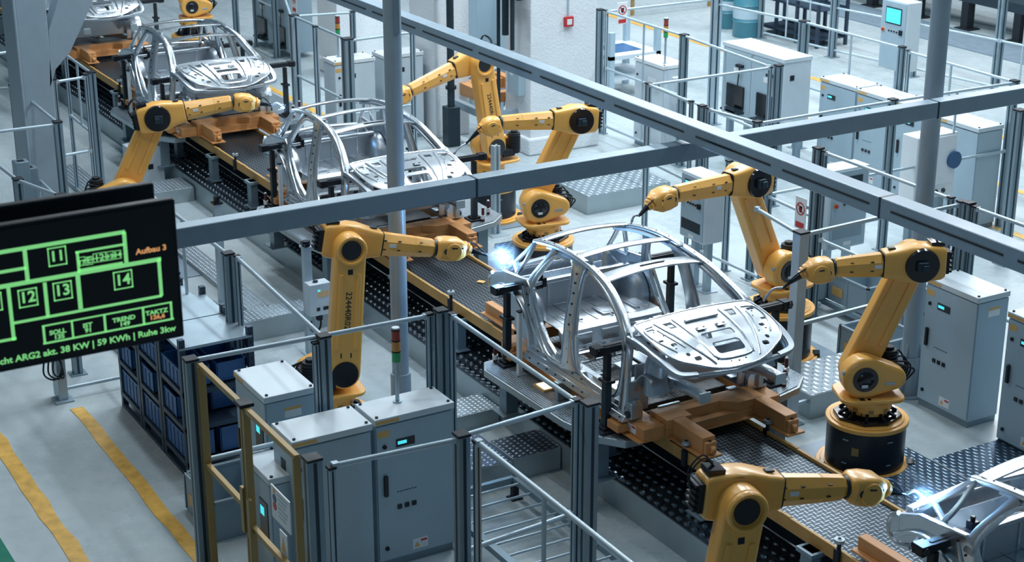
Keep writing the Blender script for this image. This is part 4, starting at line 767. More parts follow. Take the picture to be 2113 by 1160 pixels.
# right-hand fence
Q = post(1654, 476, 'broad light grey post in front of the robot beyond the car', 2.12, .12, m='rail', groove=False); e = at(1560, 430, 2.07); panel(e, Q, 'tube rail left of the broad light post', (2.07, .16)); e = at(1850, 441, 2.07); panel(Q, e, 'white square rails right of the broad light post', (2.07, 1.1, .2), (), square=True)
PA = post(1238, 18, 'thick double post beside the white plastered column', 2.1, .11); PB = post(1412, 70, 'grey post behind the white box cabinet with beacon', 2.1, .11); PC = post(1607, 133, 'tall grey post in front of the pair of screen cabinets', 2.1, .10); PC2 = post(1590, 137, 'slim post joined to the post before the screen cabinets', 2.08, .05, m='alu')
PA2 = post(1252, 20, 'slim post beside the thick post at the plastered column', 2.1, .05, m='rail')
panel(PA2, PB, 'grey rails from plastered column to the beacon cabinet', (2.07, 1.12, .14), (.5,)); panel(PB, PC2, 'grey rails passing above the screen cabinets', (2.07, 1.1), (.5,))
PD = post(1338, 170, 'slim light post in front of the beacon cabinet', 2.1, .07, m='alu'); panel(PD, PC2, 'bright tube across the beacon and screen cabinets', (2.06,)); e = at(1480, -2, 2.07); panel(PA2, e, 'bright white tube along the top from the plastered column', (2.07,), (.55,))
PE = post(1427, 207, 'short-looking post behind the slotted beam, left of three', 2.1, .05, m='alu'); PE2 = post(1449, 216, 'middle post of three behind the slotted beam', 2.1, .09); PE3 = post(1462, 221, 'right slim post of three behind the slotted beam', 2.1, .05, m='alu'); panel(PD, PE, 'tube rail dropping right from the light post', (2.07, 1.0))
PF = post(1563, 249, 'double post just above the beam crossing', 2.1, .09); panel(PE3, PF, 'tube rail leading to the beam crossing', (2.07, 1.9)[:1]); PG = post(1843, 203, 'tall post touching the cross beam left of the right pole', 2.1, .10); panel(PF, PG, 'bright tube running right above the cross beam', (2.06, 1.1))
PH = post(2094, 165, 'tall double post at the right edge', 2.1, .10); panel(PG, PH, 'bright tubes between the right pole and right edge', (2.06, 1.1), (.52,))
PI_ = post(1862, 95, 'thick post below the white kiosk with cyan screen', 2.1, .09); PI2 = post(1876, 103, 'slim post right of the post below the kiosk', 2.1, .05, m='alu'); panel(PI2, PH, 'thin dark rail dropping toward the right edge', (2.07, 1.05), (.42,)); PJ = post(1660, 42, 'thick post behind the screen cabinets', 2.1, .13); panel(PJ, PI_, 'thin dark rail between the screen cabinets and kiosk', (2.07, 1.05), (.5,))
PK = post(1480, -20, 'tall thick post at the top edge left of the teal drums', 2.3, .14, m='alu'); panel(PK, PJ, 'grey rail below the teal drums', (2.07,), (.35,))
PM = post(1963, 405, 'first post of the four-post cluster at right', 2.1, .06, m='post'); PN = post(1983, 413, 'second post of the four-post cluster at right', 2.1, .07); PN2 = post(2000, 416, 'third and widest post of the cluster at right', 2.12, .10); PN3 = post(2013, 424, 'fourth post of the cluster at right', 2.1, .06)
PL = post(1689, 303, 'tall dark post left of the red button cabinet', 2.12, .10); PL2 = post(1703, 310, 'slim post beside the tall post by the red button cabinet', 2.1, .05); panel(PL2, PM, 'long tube rail above the red button cabinet', (2.07, 1.0)); e = at(2160, 482, 2.07); panel(PN3, e, 'tube rail from the four-post cluster to the right edge', (2.07, 1.0)); e = at(1880, 440, 2.07); panel(e, PN, 'short tube rail left of the four-post cluster', (2.05,))
panel(at(1420, 530, 0), at(1690, 655, 0), 'low floor rail behind the central car', (.16,), ()); e = at(1555, 398, 2.0); 
PR = post(1588, 300, 'post right of the elbow of the robot beyond the car', 1.9, .10); post(1505, 330, 'slim post behind the elbow of the robot beyond the car', 1.5, .07, m='alu'); panel(PR, PL, 'bright tube between robot elbow and red button cabinet', (1.25, .25))
PS = post(2105, 225, 'dark post cut by the right edge', 2.1, .12); 
# far background fence
for u0, v0, u1, v1, l in ((1716, 118, 2052, 195, 'far grey fence behind the kiosk'), (1575, 82, 1716, 118, 'far grey fence near the teal drums'), (2052, 195, 2200, 230, 'far grey fence at the right edge')):
    panel(at(u0, v0), at(u1, v1), l, (1.9, 1.0, .15), (.33, .66))
for u, v, l in ((1716, 118, 'far thick post between drums and kiosk'), (2052, 188, 'far thick post at the upper right'), (1880, 158, 'far post directly behind the kiosk'), (1566, 78, 'far post right of the teal drums')): p = at(u, v); post(0, 0, l, 2.1, .13, xy=(p.x, p.y))
# centre-back gate
TA = post(606, 30, 'wide light post at the left of the back gate', 2.1, .13, m='alu'); TB = post(650, 53, 'slim middle post of the back gate', 2.1, .07, m='alu'); TC = post(716, 78, 'wide grey post with black cap before the beacon cabinets', 2.1, .15); TD = post(727, 22, 'slim post left of the slotted beam end', 2.1, .08)
panel(TA, TC, 'white rails of the back gate', (2.07, 1.1, .2), (.45,)); panel(TA, TD, 'thin bright tube above the back gate', (2.07,)); e = at(852, 64, 2.07); panel(TC, e, 'bright tube above the back cabinets', (2.05, .9)); post(851, 66, 'slim post right of the back cabinets', 2.1, .07, m='alu')
for u, v, l in ((489, 75, 'dark post at the top left of the third car'), (529, 97, 'slim post behind the roof of the third car'), (572, 119, 'light post before the blue screen cabinets')): p = at(u, v); post(0, 0, l, 2.3, .11 if u != 529 else .06, xy=(p.x, p.y))
panel(at(489, 75), at(572, 119), 'thin rails beyond the third car body', (1.9, 1.0)); panel(at(572, 119), TA, 'thin rail left of the back gate', (1.9,)); panel(at(380, 20), at(489, 75), 'thin rails at the top behind the third car', (1.9, 1.0), (.5,))
prosign(607, 4, y=at(572, 119).y, w_=.22, h=.40, label='small white sign at the top above the back gate')
prosign(1284, 27, x=PA2[0]+.03, face='x', w_=.2, h=.36, label='small white sign right of the plastered column top')
prosign(1652, 440, y=PL[1]-.03, w_=.2, h=.40, arm=.16, label='white prohibition sign left of the red button cabinet')
# ================================================================== cabinets
def cabinet(label, x, y, W=.74, D=.38, H=1.45, face='x', disp=True, screen=False, handle=True, sticker=True, top='cabtop', body='cab', side='none', z0=0, group='grey control cabinets'):
    # x, y: the front face's middle; the front looks along +x, or along -y
    rz = 0 if face == 'x' else -PI/2
    c = Vector((x, y)) - (Vector((D/2, 0)) if face == 'x' else Vector((0, -D/2)))
    t = thing('control_cabinet', label, 'cabinet', (c.x, c.y, z0), rz, group); hx, hy = D/2, W/2
    B().bx(-hx, hx-.012, -hy, hy, .07, H-.07).build('body', body, t, .004); B().bx(-hx+.01, hx-.02, -hy+.01, hy-.01, 0, .07).build('plinth', 'post', t)
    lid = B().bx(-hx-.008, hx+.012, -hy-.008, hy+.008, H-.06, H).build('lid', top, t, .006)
    b_ = B()
    for a in (-1, 1):
        for c_ in (-1, 1): b_.cyl((a*(hx-.03), c_*(hy-.03), H), (a*(hx-.03), c_*(hy-.03), H+.012), .014, n=8)
    b_.build('lid_bolt', 'dark', lid)
    if sticker: B().bx(hx+.012, hx+.014, -hy+.0, -hy+.22, H-.05, H-.018).build('orange_strip', 'label', lid)
    dr = B().bx(hx-.012, hx+.004, -hy+.008, hy-.008, .085, H-.075).build('door', body, t, .004)
    f = hx+.004
    if disp:
        d_ = B().bx(f, f+.006, -hy+.19, -hy+.37, H-.30, H-.225).build('display', 'black', dr, .002); B().bx(f+.006, f+.008, -hy+.205, -hy+.29, H-.275, H-.245).build('lit_strip', 'cyan', d_)
        B().bx(f, f+.002, -hy+.02, -hy+.13, H-.18, H-.12).build('orange_label', 'label', dr)
    B().cyl((f, -hy+.08, H-.27), (f+.012, -hy+.08, H-.27), .02, n=10).cyl((f, -hy+.08, .2), (f+.012, -hy+.08, .2), .02, n=10).build('key_lock', 'dark', dr)
    if handle: B().bx(f, f+.03, -hy+.06, -hy+.10, H*.49, H*.49+.2).build('handle', 'black', dr, .01)
    if disp:
        b_ = B()
        for k in range(3): b_.box((f+.006, -hy+.21+k*.07, H*.40), (.012, .04, .04))
        b_.build('button', 'black', dr); 
        b_ = B()
        for k in range(7): b_.box((f+.001, -hy+.2+k*.028, H*.5), (.002, .018, .008))
        b_.build('small_lettering', 'dgrey', dr)
        s_ = B().bx(f, f+.002, -hy+.33, -hy+.48, .12, .22).build('warning_label', 'white', dr); B().prism([(-hy+.345, .14), (-hy+.40, .14), (-hy+.372, .19)], f+.002, f+.003, 'x').build('triangle_mark', 'label', s_); B().bx(f+.002, f+.003, -hy+.41, -hy+.47, .185, .205).build('red_bar', 'red', s_)
    if screen:
        p_ = B().bx(f, f+.008, hy-.24, hy-.06, H-.62, H-.26).build('operator_panel', 'black', dr, .01); B().bx(f+.008, f+.010, hy-.21, hy-.13, H-.40, H-.32).build('lit_screen', 'cyan', p_)
    if side == 'window': B().bx(-.05, .05, -hy-.003, -hy, H-.36, H-.24).build('side_window', 'dark', t)
    if side == 'sticker': s_ = B().bx(hx-.34 if 0 else -.10, .06, hy, hy+.002, H-.24, H-.14).build('warning_label', 'white', t); B().bx(-.10, .06, hy+.002, hy+.003, H-.17, H-.14).build('orange_bar', 'label', s_)
    return t
cabinet('grey cabinet with cyan display, rightmost of the three near cabinets', at(855, 848, 1.45).x, at(855, 848, 1.45).y, .75, .38, 1.45)
c2 = at(685, 893, 1.45); cabinet('grey cabinet behind the black capped post, middle of the near cabinets', c2.x, c2.y, .72, .42, 1.45, side='window', disp=False)
a = at(545, 820, 1.45); c1 = cabinet('grey cabinet with dark operator panel beside the yellow arm motor', a.x-.34, a.y, .70, .48, 1.45, 'y', disp=False, screen=True, side='sticker'); B().bx(.244, .25, -.16, -.06, 1.18, 1.23).build('display', 'cyan', c1)
qa, qb = aty(504, 937, 4.62), aty(556, 992, 4.62); c0 = cabinet('small grey cabinet with lit screen standing behind the gate', (qa.x+qb.x)/2, 4.62, qb.x-qa.x, .27, qa.z, 'y', disp=False, screen=True)
for u, v, l in ((1965, 593, 'tall grey cabinet right of the black drum robot, with side sticker'), (2113, 663, 'grey cabinet cut by the right edge with cyan display')):
    p = at(u, v, 1.45); cabinet(l, p.x+(.10 if u > 2000 else 0), 12.11, .74, .43, 1.45, 'y', side='sticker' if u < 2000 else 'none')
for x, y, l, kw in ((-19.2, 16.93, 'grey cabinet with cyan display right of the screen cabinets', {}), (-18.32, 16.9, 'grey cabinet second from left in the right background row', {}), (-17.45, 16.9, 'grey cabinet in the right background row behind the dark post', {}), (-16.55, 16.8, 'pale grey cabinet behind the white panel at right', {})):
    cabinet(l, x, y, .82, .46, 1.48, 'y', top='cabtop', **kw)
cabinet('light cabinet with cyan display below the back beacon', -24.42, 11.32, .72, .42, 1.45, body='cabtop', top='white'); cabinet('light cabinet behind the round pole with orange stickers', -24.42, 12.2, .72, .42, 1.45, body='cabtop', top='white'); 
bc = cabinet('white cabinet with beacon left of the screen cabinets', -21.92, 15.34, .80, .44, 1.45, 'y', disp=False, handle=False, body='cabtop', top='white', sticker=False)
B().bx(.224, .228, -.02, .20, 1.05, 1.2).build('warning_label', 'white', bc); B().cyl((.22, .26, 1.1), (.25, .26, 1.1), .05, n=16).bx(-.05, .05, .40, .404, 1.0, 1.08).build('rotary_switch', 'dark', bc)
def beacon(x, y, z, h, label):
    t = thing('signal_beacon', label, 'beacon', (x, y, z)); B().cyl((0, 0, 0), (0, 0, .01), .04).cyl((0, 0, .01), (0, 0, h), .018, n=14).build('stem', 'alu', t, smooth=True)
    for k, mm in enumerate(('green', 'amber', 'rlens')): B().cyl((0, 0, h+.10*k), (0, 0, h+.088+.10*k), .037, n=20).build('lens', mm, t, smooth=True); B().cyl((0, 0, h+.088+.10*k), (0, 0, h+.10+.10*k), .039, n=20).build('lens_ring', 'dark', t)
    B().cyl((0, 0, h+.30), (0, 0, h+.315), .034).build('cap', 'cabtop', t, smooth=True)
q = at(820, 829, 1.45); beacon(q.x, q.y, 1.45, .38, 'red amber green signal beacon on the near right cabinet')
q = at(1372, 131, 1.45); beacon(q.x, q.y, 1.45, .42, 'small signal beacon on the white cabinet at upper right')
q = at(699, 117, 1.45); beacon(q.x, q.y, 1.45, .36, 'small signal beacon on the back cabinet left of the pole')
# wall boxes with screens
def screenbox(x, y, z, W, D, H, label, legs=True, m='cabtop', tall=False):
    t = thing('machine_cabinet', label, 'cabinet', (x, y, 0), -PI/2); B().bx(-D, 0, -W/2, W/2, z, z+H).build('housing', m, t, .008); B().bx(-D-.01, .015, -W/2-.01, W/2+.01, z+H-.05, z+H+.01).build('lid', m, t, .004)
    dr = B().bx(0, .02, -W/2+.02, W/2-.02, z+.02, z+H-.07).build('door', 'post' if 0 else 'cab', t, .004)
    B().bx(.02, .05, -W*.28, W*.30, z+.14, z+.50).build('dark_screen', 'black', dr, .006); B().bx(.02, .14, -W*.3, W*.32, z+.08, z+.11).bx(.12, .14, -W*.1, W*.2, z+.08, z+.16).build('keyboard_tray', 'dgrey', dr)
    B().bar((.05, W*.1, z+.5), (.07, W*.18, z+.80), .015, .015).bx(.02, .08, W*.05, W*.25, z+.8, z+.84).build('screen_arm', 'dark', dr); B().bx(.02, .022, -W*.1, W*.12, z+.68, z+.76).build('warning_label', 'white', dr)
    if legs:
        for sy_ in (-1, 1):
            for xa in (-.12, -D+.02): B().bx(xa, xa+.10, sy_*W*.3-.04, sy_*W*.3+.04, 0, z).build('leg', 'alu', t, .004)
    return t
q = at(1555, 103, 1.9); screenbox(-20.52, 16.03, .78, .74, .52, 1.10, 'white blue box cabinet on legs with black screen, left of the pair'); sb_ = screenbox(-19.77, 16.03, .78, .74, .52, 1.10, 'white blue box cabinet on legs with black screen, right of the pair')
B().bx(-.20, -.12, .37, .375, 1.55, 1.63).build('side_window', 'dark', sb_); B().bx(-.20, -.06, .37, .373, .85, .93).build('warning_label', 'white', sb_)
p = at(560, 108); screenbox(p.x-.6, p.y+.1, .1, .85, .5, 1.2, 'blue grey screen cabinet beyond the third car, left one', False, 'cab'); screenbox(p.x+.35, p.y+.1, .1, .85, .5, 1.2, 'blue grey screen cabinet beyond the third car, right one', False, 'cab')
# operator panels
def hmi(x, y, z, W, D, H, rz, label, lit=True, vent=True, leg=2, tag_='operator panel'):
    t = thing('operator_panel', label, tag_, (x, y, 0), rz); B().bx(-D, 0, -W/2, W/2, z, z+H).build('housing', 'cabtop', t, .02); dr = B().bx(0, .012, -W/2+.03, W/2-.03, z+.03, z+H-.03).build('door', 'cab', t, .004)
    s_ = B().bx(.012, .02, -W*.30, W*.30, z+H*.66, z+H*.90).build('screen', 'dgrey', dr, .004); 
    B().bx(.02, .022, -W*.27, W*.27, z+H*.68, z+H*.88).build('lit_screen', 'cyan' if lit else 'dgrey', s_)
    b_ = B()
    for k in range(4): b_.cyl((.012, -W*.14+k*W*.1, z+H*.56), (.028, -W*.14+k*W*.1, z+H*.56), .014, n=10)
    b_.bx(.012, .04, W*.26, W*.36, z+H*.53, z+H*.60); b_.build('button', 'black', dr)
    eb = B().cyl((.012, -W*.36, z+H*.56), (.022, -W*.36, z+H*.56), .035, n=14).build('stop_collar', 'label', dr); B().cyl((.022, -W*.36, z+H*.56), (.045, -W*.36, z+H*.56), .024, n=14).build('emergency_button', 'red', eb)
    if vent: B().bx(.012, .014, -W*.40, W*.36, z+H*.14, z+H*.30).build('vent', 'dgrey' if lit else 'post', dr); B().bx(.012, .014, -W*.1, W*.1, z+H*.04, z+H*.09).build('warning_label', 'white', dr)
    for k in range(leg): yk = (k-(leg-1)/2)*W*.5; B().bx(-D*.7, -D*.7+.08, yk-.04, yk+.04, 0, z).bx(-D*.7-.06, -D*.7+.14, yk-.1, yk+.1, 0, .01).build('leg', 'alu', t)
    return t
q = at(1452, 500, .6); h1 = hmi(-16.3, 12.35, .67, .52, .30, .86, -PI/2, 'light operator panel with cyan screen under the yellow forearm')
tgt = at(1452, 505, .62); h1.location = (tgt.x-.10, tgt.y-.12, 0)
q = at(1745, 512, .55); h2 = hmi(q.x, q.y, .55, .62, .30, 1.05, -PI/2+.9 if 0 else 0, 'light cabinet with red emergency button behind the slotted beam', False)
q = at(1838, 132, 1.25); h3 = hmi(q.x, q.y, 1.15, .62, .30, 1.15, -PI/2, 'white kiosk with cyan touch screen at the upper right', True, False, 1)
q = at(1925, 408, .62); t = thing('switch_panel', 'white switch panel with round buttons beside the right pole', 'switch panel', (q.x, q.y, 0)); B().bx(-.3, 0, -.36, .36, .62, 1.50).build('housing', 'white', t, .01); dr = B().bx(0, .015, -.33, .33, .80, 1.47).build('door', 'white', t, .006); B().bx(.015, .02, -.20, -.02, 1.28, 1.36).build('dark_window', 'dgrey', dr)
B().cyl((0, .30, 1.12), (.05, .30, 1.12), .12, n=20).build('fan_cover', 'bluepaint', t, smooth=True); b_ = B()
for k in range(4): b_.cyl((.0, -.22+k*.13, .70), (.02, -.22+k*.13, .70), .03, n=14)
b_.build('button', 'dgrey', t); B().bx(-.2, -.1, -.3, -.2, 0, .62).bx(-.2, -.1, .2, .3, 0, .62).build('leg', 'post', t)
q = at(1405, 175, 1.2); t = thing('junction_box', 'small white junction box on the post behind the beacon cabinet', 'junction box', (q.x, q.y, .9)); B().bx(-.1, .0, -.12, .12, 0, .42).build('housing', 'cabtop', t, .01); B().cyl((0, .04, .2), (.03, .04, .2), .035).build('rotary_switch', 'dark', t); B().bx(-.07, -.03, -.02, .02, -.9, 0).build('bracket', 'post', t)
# ================================================================== monitor
XS = atx(367, 555, -7.86).x
def q_(a, b_): return atx(a/2.7614, 380+b_/2.7614, XS)
TR, BR = atx(357, 411, XS), atx(380, 696, XS); y1 = TR.y+.012; z1, z0_ = TR.z, BR.z; y0 = y1-1.32
t = thing('ceiling_monitor', 'large black monitor showing a green line diagram at left', 'monitor', (XS, y1-.66, z0_)); ox = Vector((XS, y1-.66, z0_))
fr = B().bx(-.07, -.004, y0-ox.y, y1-ox.y, 0, z1-z0_).build('bezel', 'dark', t, .012); B().bx(-.006, 0, y0-ox.y+.02, y1-ox.y-.02, .02, z1-z0_-.02).build('screen', 'scrblk', t)
b_ = B(); xx0, xx1 = .0005, .002
def seg(p, q, th=.018):
    p, q = q_(*p)-ox, q_(*q)-ox
    if abs(p.y-q.y) > abs(p.z-q.z): z = (p.z+q.z)/2; b_.bx(xx0, xx1, min(p.y, q.y)-th/2, max(p.y, q.y)+th/2, z-th/2, z+th/2)
    else: y = (p.y+q.y)/2; b_.bx(xx0, xx1, y-th/2, y+th/2, min(p.z, q.z), max(p.z, q.z))
for p, q, th in (((-60, 398), (700, 274), .02), ((708, 272), (718, 448), .02), ((436, 388), (700, 345), .012), ((440, 385), (450, 505), .014), ((-60, 601), (905, 424), .022), ((-60, 511), (140, 480), .016), ((142, 375), (155, 550), .02), ((904, 425), (920, 636), .018), ((85, 792), (915, 636), .014), ((48, 590), (78, 890), .018), ((-60, 905), (85, 882), .014), ((257, 560), (270, 755), .018), ((442, 520), (460, 712), .022),
                 ((243, 808), (975, 674), .008), ((252, 908), (985, 768), .010), ((248, 810), (254, 905), .012), ((410, 780), (416, 875), .010), ((596, 745), (600, 840), .012), ((815, 705), (820, 800), .012), ((972, 675), (980, 765), .012), ((452, 440), (692, 398), .004), ((452, 492), (692, 448), .012)): seg(p, q, th)
def boxl(x0, y0_, x1, y1_, th=.006):
    yc = (y0_+y1_)/2; p, q = q_(x0, yc)-ox, q_(x1, yc)-ox; zc = (p.z+q.z)/2; h = abs(q_(x0, y0_).z-q_(x0, y1_).z)/2*.92
    b_.bx(xx0, xx1, p.y, q.y, zc+h-th, zc+h).bx(xx0, xx1, p.y, q.y, zc-h, zc-h+th).bx(xx0, xx1, p.y, p.y+th, zc-h, zc+h).bx(xx0, xx1, q.y-th, q.y, zc-h, zc+h)
boxl(272, 352, 380, 470); boxl(103, 590, 215, 705); boxl(302, 550, 412, 665); boxl(646, 488, 756, 602); boxl(-40, 612, 12, 728); boxl(530, 388, 604, 446, .003); boxl(448, 412, 486, 468, .003); boxl(490, 410, 528, 462, .003); boxl(606, 380, 648, 436, .003); boxl(652, 375, 690, 428, .003)
dg = b_.build('diagram_lines', 'scrgrn', t)
TR_ = Matrix(((0, 0, 1), (1, 0, 0), (0, 1, 0))).to_euler()
def tx(s, x, y, px, m='scrgrn', al='LEFT', sx=1, bold=.0012):
    p = q_(x, y)-ox; text(s, px/2.7614/FPX*8.62/.70, m, t, (.001, p.y, p.z), TR_, 'lettering', al, .0004, sx, bold)
for s, x, y, px in (('11', 328, 436, 58), ('12', 160, 672, 62), ('13', 358, 632, 62), ('14', 702, 572, 62)): tx(s, x, y, px, al='CENTER', bold=.002)
for s, x, y, px in (('17', 467, 460, 28), ('E', 509, 450, 36), ('12', 567, 437, 40), ('13', 627, 425, 28), ('14', 671, 415, 28)): tx(s, x, y, px, al='CENTER', bold=.001)
tx('Aufbau 3', 775, 402, 32, 'scrorg', sx=1.08)
for s, x, y, m_ in (('SOLL', 330, 852, 'scrgrn'), ('13S', 338, 880, 'scrgrn'), ('IST', 500, 815, 'scrgrn'), ('91', 505, 843, 'scrgrn'), ('TREND', 707, 778, 'scrgrn'), ('149', 712, 806, 'scrgrn'), ('TAKTZ', 893, 738, 'scrgrn'), ('126,6', 897, 766, 'scrorg')): tx(s, x, y, 25, m_, 'CENTER', 1.15)
p = q_(0, 1030)-ox; pe = q_(1005, 848)-ox
sz_ = 36/2.7614/FPX*8.62/.70; o = text('cht ARG2 akt. 38 KW | 59 KWh | Ruhe 3kw', sz_, 'scrgrn', t, (.001, p.y, p.z), TR_, 'lettering', 'LEFT', .0004, 1, .0012); wd = max(v.co.x for v in o.data.vertices); o.scale = ((pe.y-p.y)/wd, 1, 1)
t2 = thing('ceiling_monitor', 'black back of the second monitor hanging behind the lit one', 'monitor', (XS-.38, y1-.66+.02, z0_-.02)); B().bx(-.06, 0, -.66, .66, 0, z1-z0_).build('casing', 'dark', t2, .012)
B().bx(.0, .34, -.58, -.38, .3, .5).build('bracket', 'dark', t2); B().bx(.14, .2, -.56, -.50, .3, 3.5).build('hanger', 'dark', t2)
# ================================================================== blue bin racks at left
def bluebin(x, y, z, W, D, H, label, ribs=4):
    t = thing('storage_bin', label, 'bin', (x, y, z), 0, 'blue bins in the racks'); hw, hd = W/2, D/2
    b_ = B(); b_.bx(-hw, hw, -hd, hd, 0, .008).bx(-hw, hw, -hd, -hd+.008, 0, H).bx(-hw, hw, hd-.008, hd, 0, H).bx(-hw, -hw+.008, -hd, hd, 0, H).bx(hw-.008, hw, -hd, hd, 0, H)
    b_.bx(-hw-.006, hw+.006, -hd-.006, -hd+.002, H-.02, H); b_.build('tub', 'blue', t)
    b_ = B()
    for k in range(ribs+1): x_ = -hw+W*k/ribs; b_.bx(x_-.004, x_+.004, -hd-.006, -hd, 0, H-.02)
    b_.build('rib', 'blue', t)
    return t
ry = 4.74; bayx = [(-16.40, -15.72, 1.25, 'left bay'), (-15.70, -15.05, 1.38, 'middle bay'), (-15.03, -14.36, 1.38, 'right bay')]
for k, (x0, x1, h, nm) in enumerate(bayx):
    t = thing('storage_rack', 'dark perforated steel rack, %s, standing by the yellow floor line' % nm, 'rack', (0, 0, 0))
    for x in (x0+.03, x1-.03):
        for y in (ry+.03, ry+.72):
            u = B().bx(x-.03, x+.03, y-.03, y+.03, 0, h+.08).build('upright', 'rack', t, .004); b_ = B()
            for j in range(16): b_.bx(x+.03, x+.0315, y-.008, y+.008, .1+j*.085, .13+j*.085)
            b_.build('perforation', 'black', u)
    for j, z in enumerate((.18, .55, .92)): 
        b_ = B(); b_.bx(x0+.02, x1-.02, ry, ry+.025, z-.05, z).bx(x0+.02, x1-.02, ry+.72, ry+.745, z-.05, z).bx(x0, x0+.025, ry, ry+.74, z-.05, z).bx(x1-.025, x1, ry, ry+.74, z-.05, z); b_.bx(x0+.03, x1-.03, ry+.01, ry+.73, z-.012, z-.004); b_.build('shelf', 'rack', t)
    tp = B().bx(x0+.0, x1-.0, ry, ry+.74, h-.03, h).build('top_panel', 'cab' if k == 0 else 'alu', t, .004); b_ = B(); b_.bx(x0, x1, ry, ry+.74, 0, .02); b_ = B(); b_.bx(x0, x1, ry, ry+.03, .0, .04).bx(x0, x1, ry+.70, ry+.73, .0, .04).bar((x0, ry+.74, .3), (x1, ry+.74, .9), .012, .02); b_.build('brace', 'rack', t)
    for j, (z, n) in enumerate(((.185, 1), (.555, 1 if k != 2 else 1), (.925, 1))):
        for r_, yy_ in enumerate((ry+.17, ry+.53)):
            wb = .54 if not (j == 1) else .34; bluebin((x0+x1)/2-(.0 if j != 1 else .10), yy_, z, wb, .30, (.26, .22, .2)[j], 'blue plastic bin on the %s shelf of the %s, %s row' % (('bottom', 'middle', 'top')[j], nm, ('front', 'back')[r_]), 5 if wb > .4 else 3)
def greybin(x, y, z, W, D, H, rz, label, m='grey'):
    t = thing('transport_bin', label, 'bin', (x, y, z), rz, 'grey transport bins'); hw, hd = W/2, D/2
    b_ = B(); b_.bx(-hw+.02, hw-.02, -hd+.02, hd-.02, 0, .02).bx(-hw+.01, hw-.01, -hd+.01, -hd+.03, .0, H).bx(-hw+.01, hw-.01, hd-.03, hd-.01, 0, H).bx(-hw+.01, -hw+.03, -hd+.01, hd-.01, 0, H).bx(hw-.03, hw-.01, -hd+.01, hd-.01, 0, H); b_.build('tub', m, t, .004)
    b_ = B(); b_.bx(-hw, hw, -hd, -hd+.035, H-.03, H).bx(-hw, hw, hd-.035, hd, H-.03, H).bx(-hw, -hw+.035, -hd, hd, H-.03, H).bx(hw-.035, hw, -hd, hd, H-.03, H)
    for x_ in (-hw, 0, hw): b_.bx(x_-.012, x_+.012, -hd, -hd+.012, .02, H-.03)
    for y_ in (-hd, 0, hd): b_.bx(hw-.012, hw, y_-.012, y_+.012, .02, H-.03)
    b_.build('rim', m, t, .004); B().bx(-hw*.7, -hw*.2, -hd-.0, -hd+.008, H*.25, H*.55).build('label_plate', 'label', t)
    return t
a = at(388, 978, .42); c = at(500, 1060, .42); greybin(a.x+.26, a.y+.32, 0, .74, .66, .40, 0, 'large grey bin on the floor between rack and gate')
greybin(-14.45, 13.42, .15, .74, .66, .36, 0, 'grey bin with orange label left of the right pole'); greybin(-15.15, 12.9, .15, .7, .6, .36, 0, 'grey bin behind the broad light post'); greybin(-13.5, 13.4, .15, .7, .6, .36, 0, 'grey bin behind the raised arm of the drum robot'); greybin(-13.2, 12.5, .02, .7, .6, .40, 0, 'lower grey bin beside the foot of the right pole')
b_ = B(); tr = thing('bin_trolley', 'low grey steel frame under the grey bins at right', 'trolley', (-14.6, 13.1, 0)); b_.bx(-1.2, 1.2, -.05, .0, .08, .14).bx(-1.2, 1.2, .6, .65, .08, .14).bx(-1.2, -1.15, 0, .6, .08, .14).bx(1.15, 1.2, 0, .6, .08, .14).bx(-1.1, -1.05, 0, .05, 0, .08).bx(1.0, 1.05, 0, .05, 0, .08).bx(-1.1, -1.05, .6, .65, 0, .08).bx(1.0, 1.05, .6, .65, 0, .08); b_.build('frame', 'post', tr)
q = at(985, 215); greybin(q.x, q.y, 0, .8, .7, .42, 0, 'grey bin behind the upper centre robot, left one'); q = at(1055, 195); greybin(q.x, q.y, 0, .8, .7, .42, 0, 'grey bin behind the upper centre robot, right one')
# low rod rack on floor at the bottom centre
t = thing('roller_rack', 'low steel rack of thin rods on the floor at bottom centre', 'rack', (0, 0, 0)); zr = .22
a, c, d_, e = at(945, 1062, zr), at(1095, 1165, zr), at(1062, 985, zr), at(1195, 1082, zr); y0_, y1_ = a.y, d_.y; x0_, x1_ = d_.x, c.x+.3
B().bx(x0_, x1_, y0_-.04, y0_+.03, zr-.06, zr).bx(x0_, x1_, y1_-.02, y1_+.03, zr-.06, zr).bx(x0_-.05, x0_, y0_, y1_, zr-.06, zr).bx(x1_, x1_+.05, y0_, y1_, zr-.06, zr).build('frame', 'post', t)
for k in range(8): x = x0_+.1+k*(x1_-x0_-.2)/7; B().cyl((x, y0_, zr-.02), (x, y1_, zr-.02), .012, n=10).build('rod', 'rail', t, smooth=True)
for x in (x0_, x1_): 
    for y in (y0_, y1_): B().bx(x-.03, x+.03, y-.03, y+.03, .01, zr-.05).bx(x-.06, x+.06, y-.06, y+.06, 0, .01).build('foot', 'dark', t)
# post foot and cables under the monitor
q = at(130, 826); t = thing('cabled_post', 'grey post with coiled black cables below the monitor', 'post', (q.x, q.y, 0)); B().bx(-.05, .05, -.05, .05, .02, 1.6).bx(-.16, -.05, -.05, .05, .02, 1.6).bx(-.1, .1, -.1, .1, 0, .02).build('profile', 'alu', t, .004); B().bx(.05, .12, -.22, -.02, .55, .75).build('terminal_box', 'cab', t, .006)
b_ = B()
for k in range(3): b_.tube(smoothpath([(.09, -.18+k*.05, .55), (.12, -.2+k*.05, .38), (.11, -.08+k*.04, .30), (.1, .0, .42), (.08, -.04, .58)], 5), .010, 6)
b_.build('cable', 'black', t, smooth=True); e = at(245, 797, .13); panel((q.x, q.y), (q.x+.02, q.y+1.6), 'low grey tube joining cabled post and rack', (.13,)); e = at(-40, 800, .4)
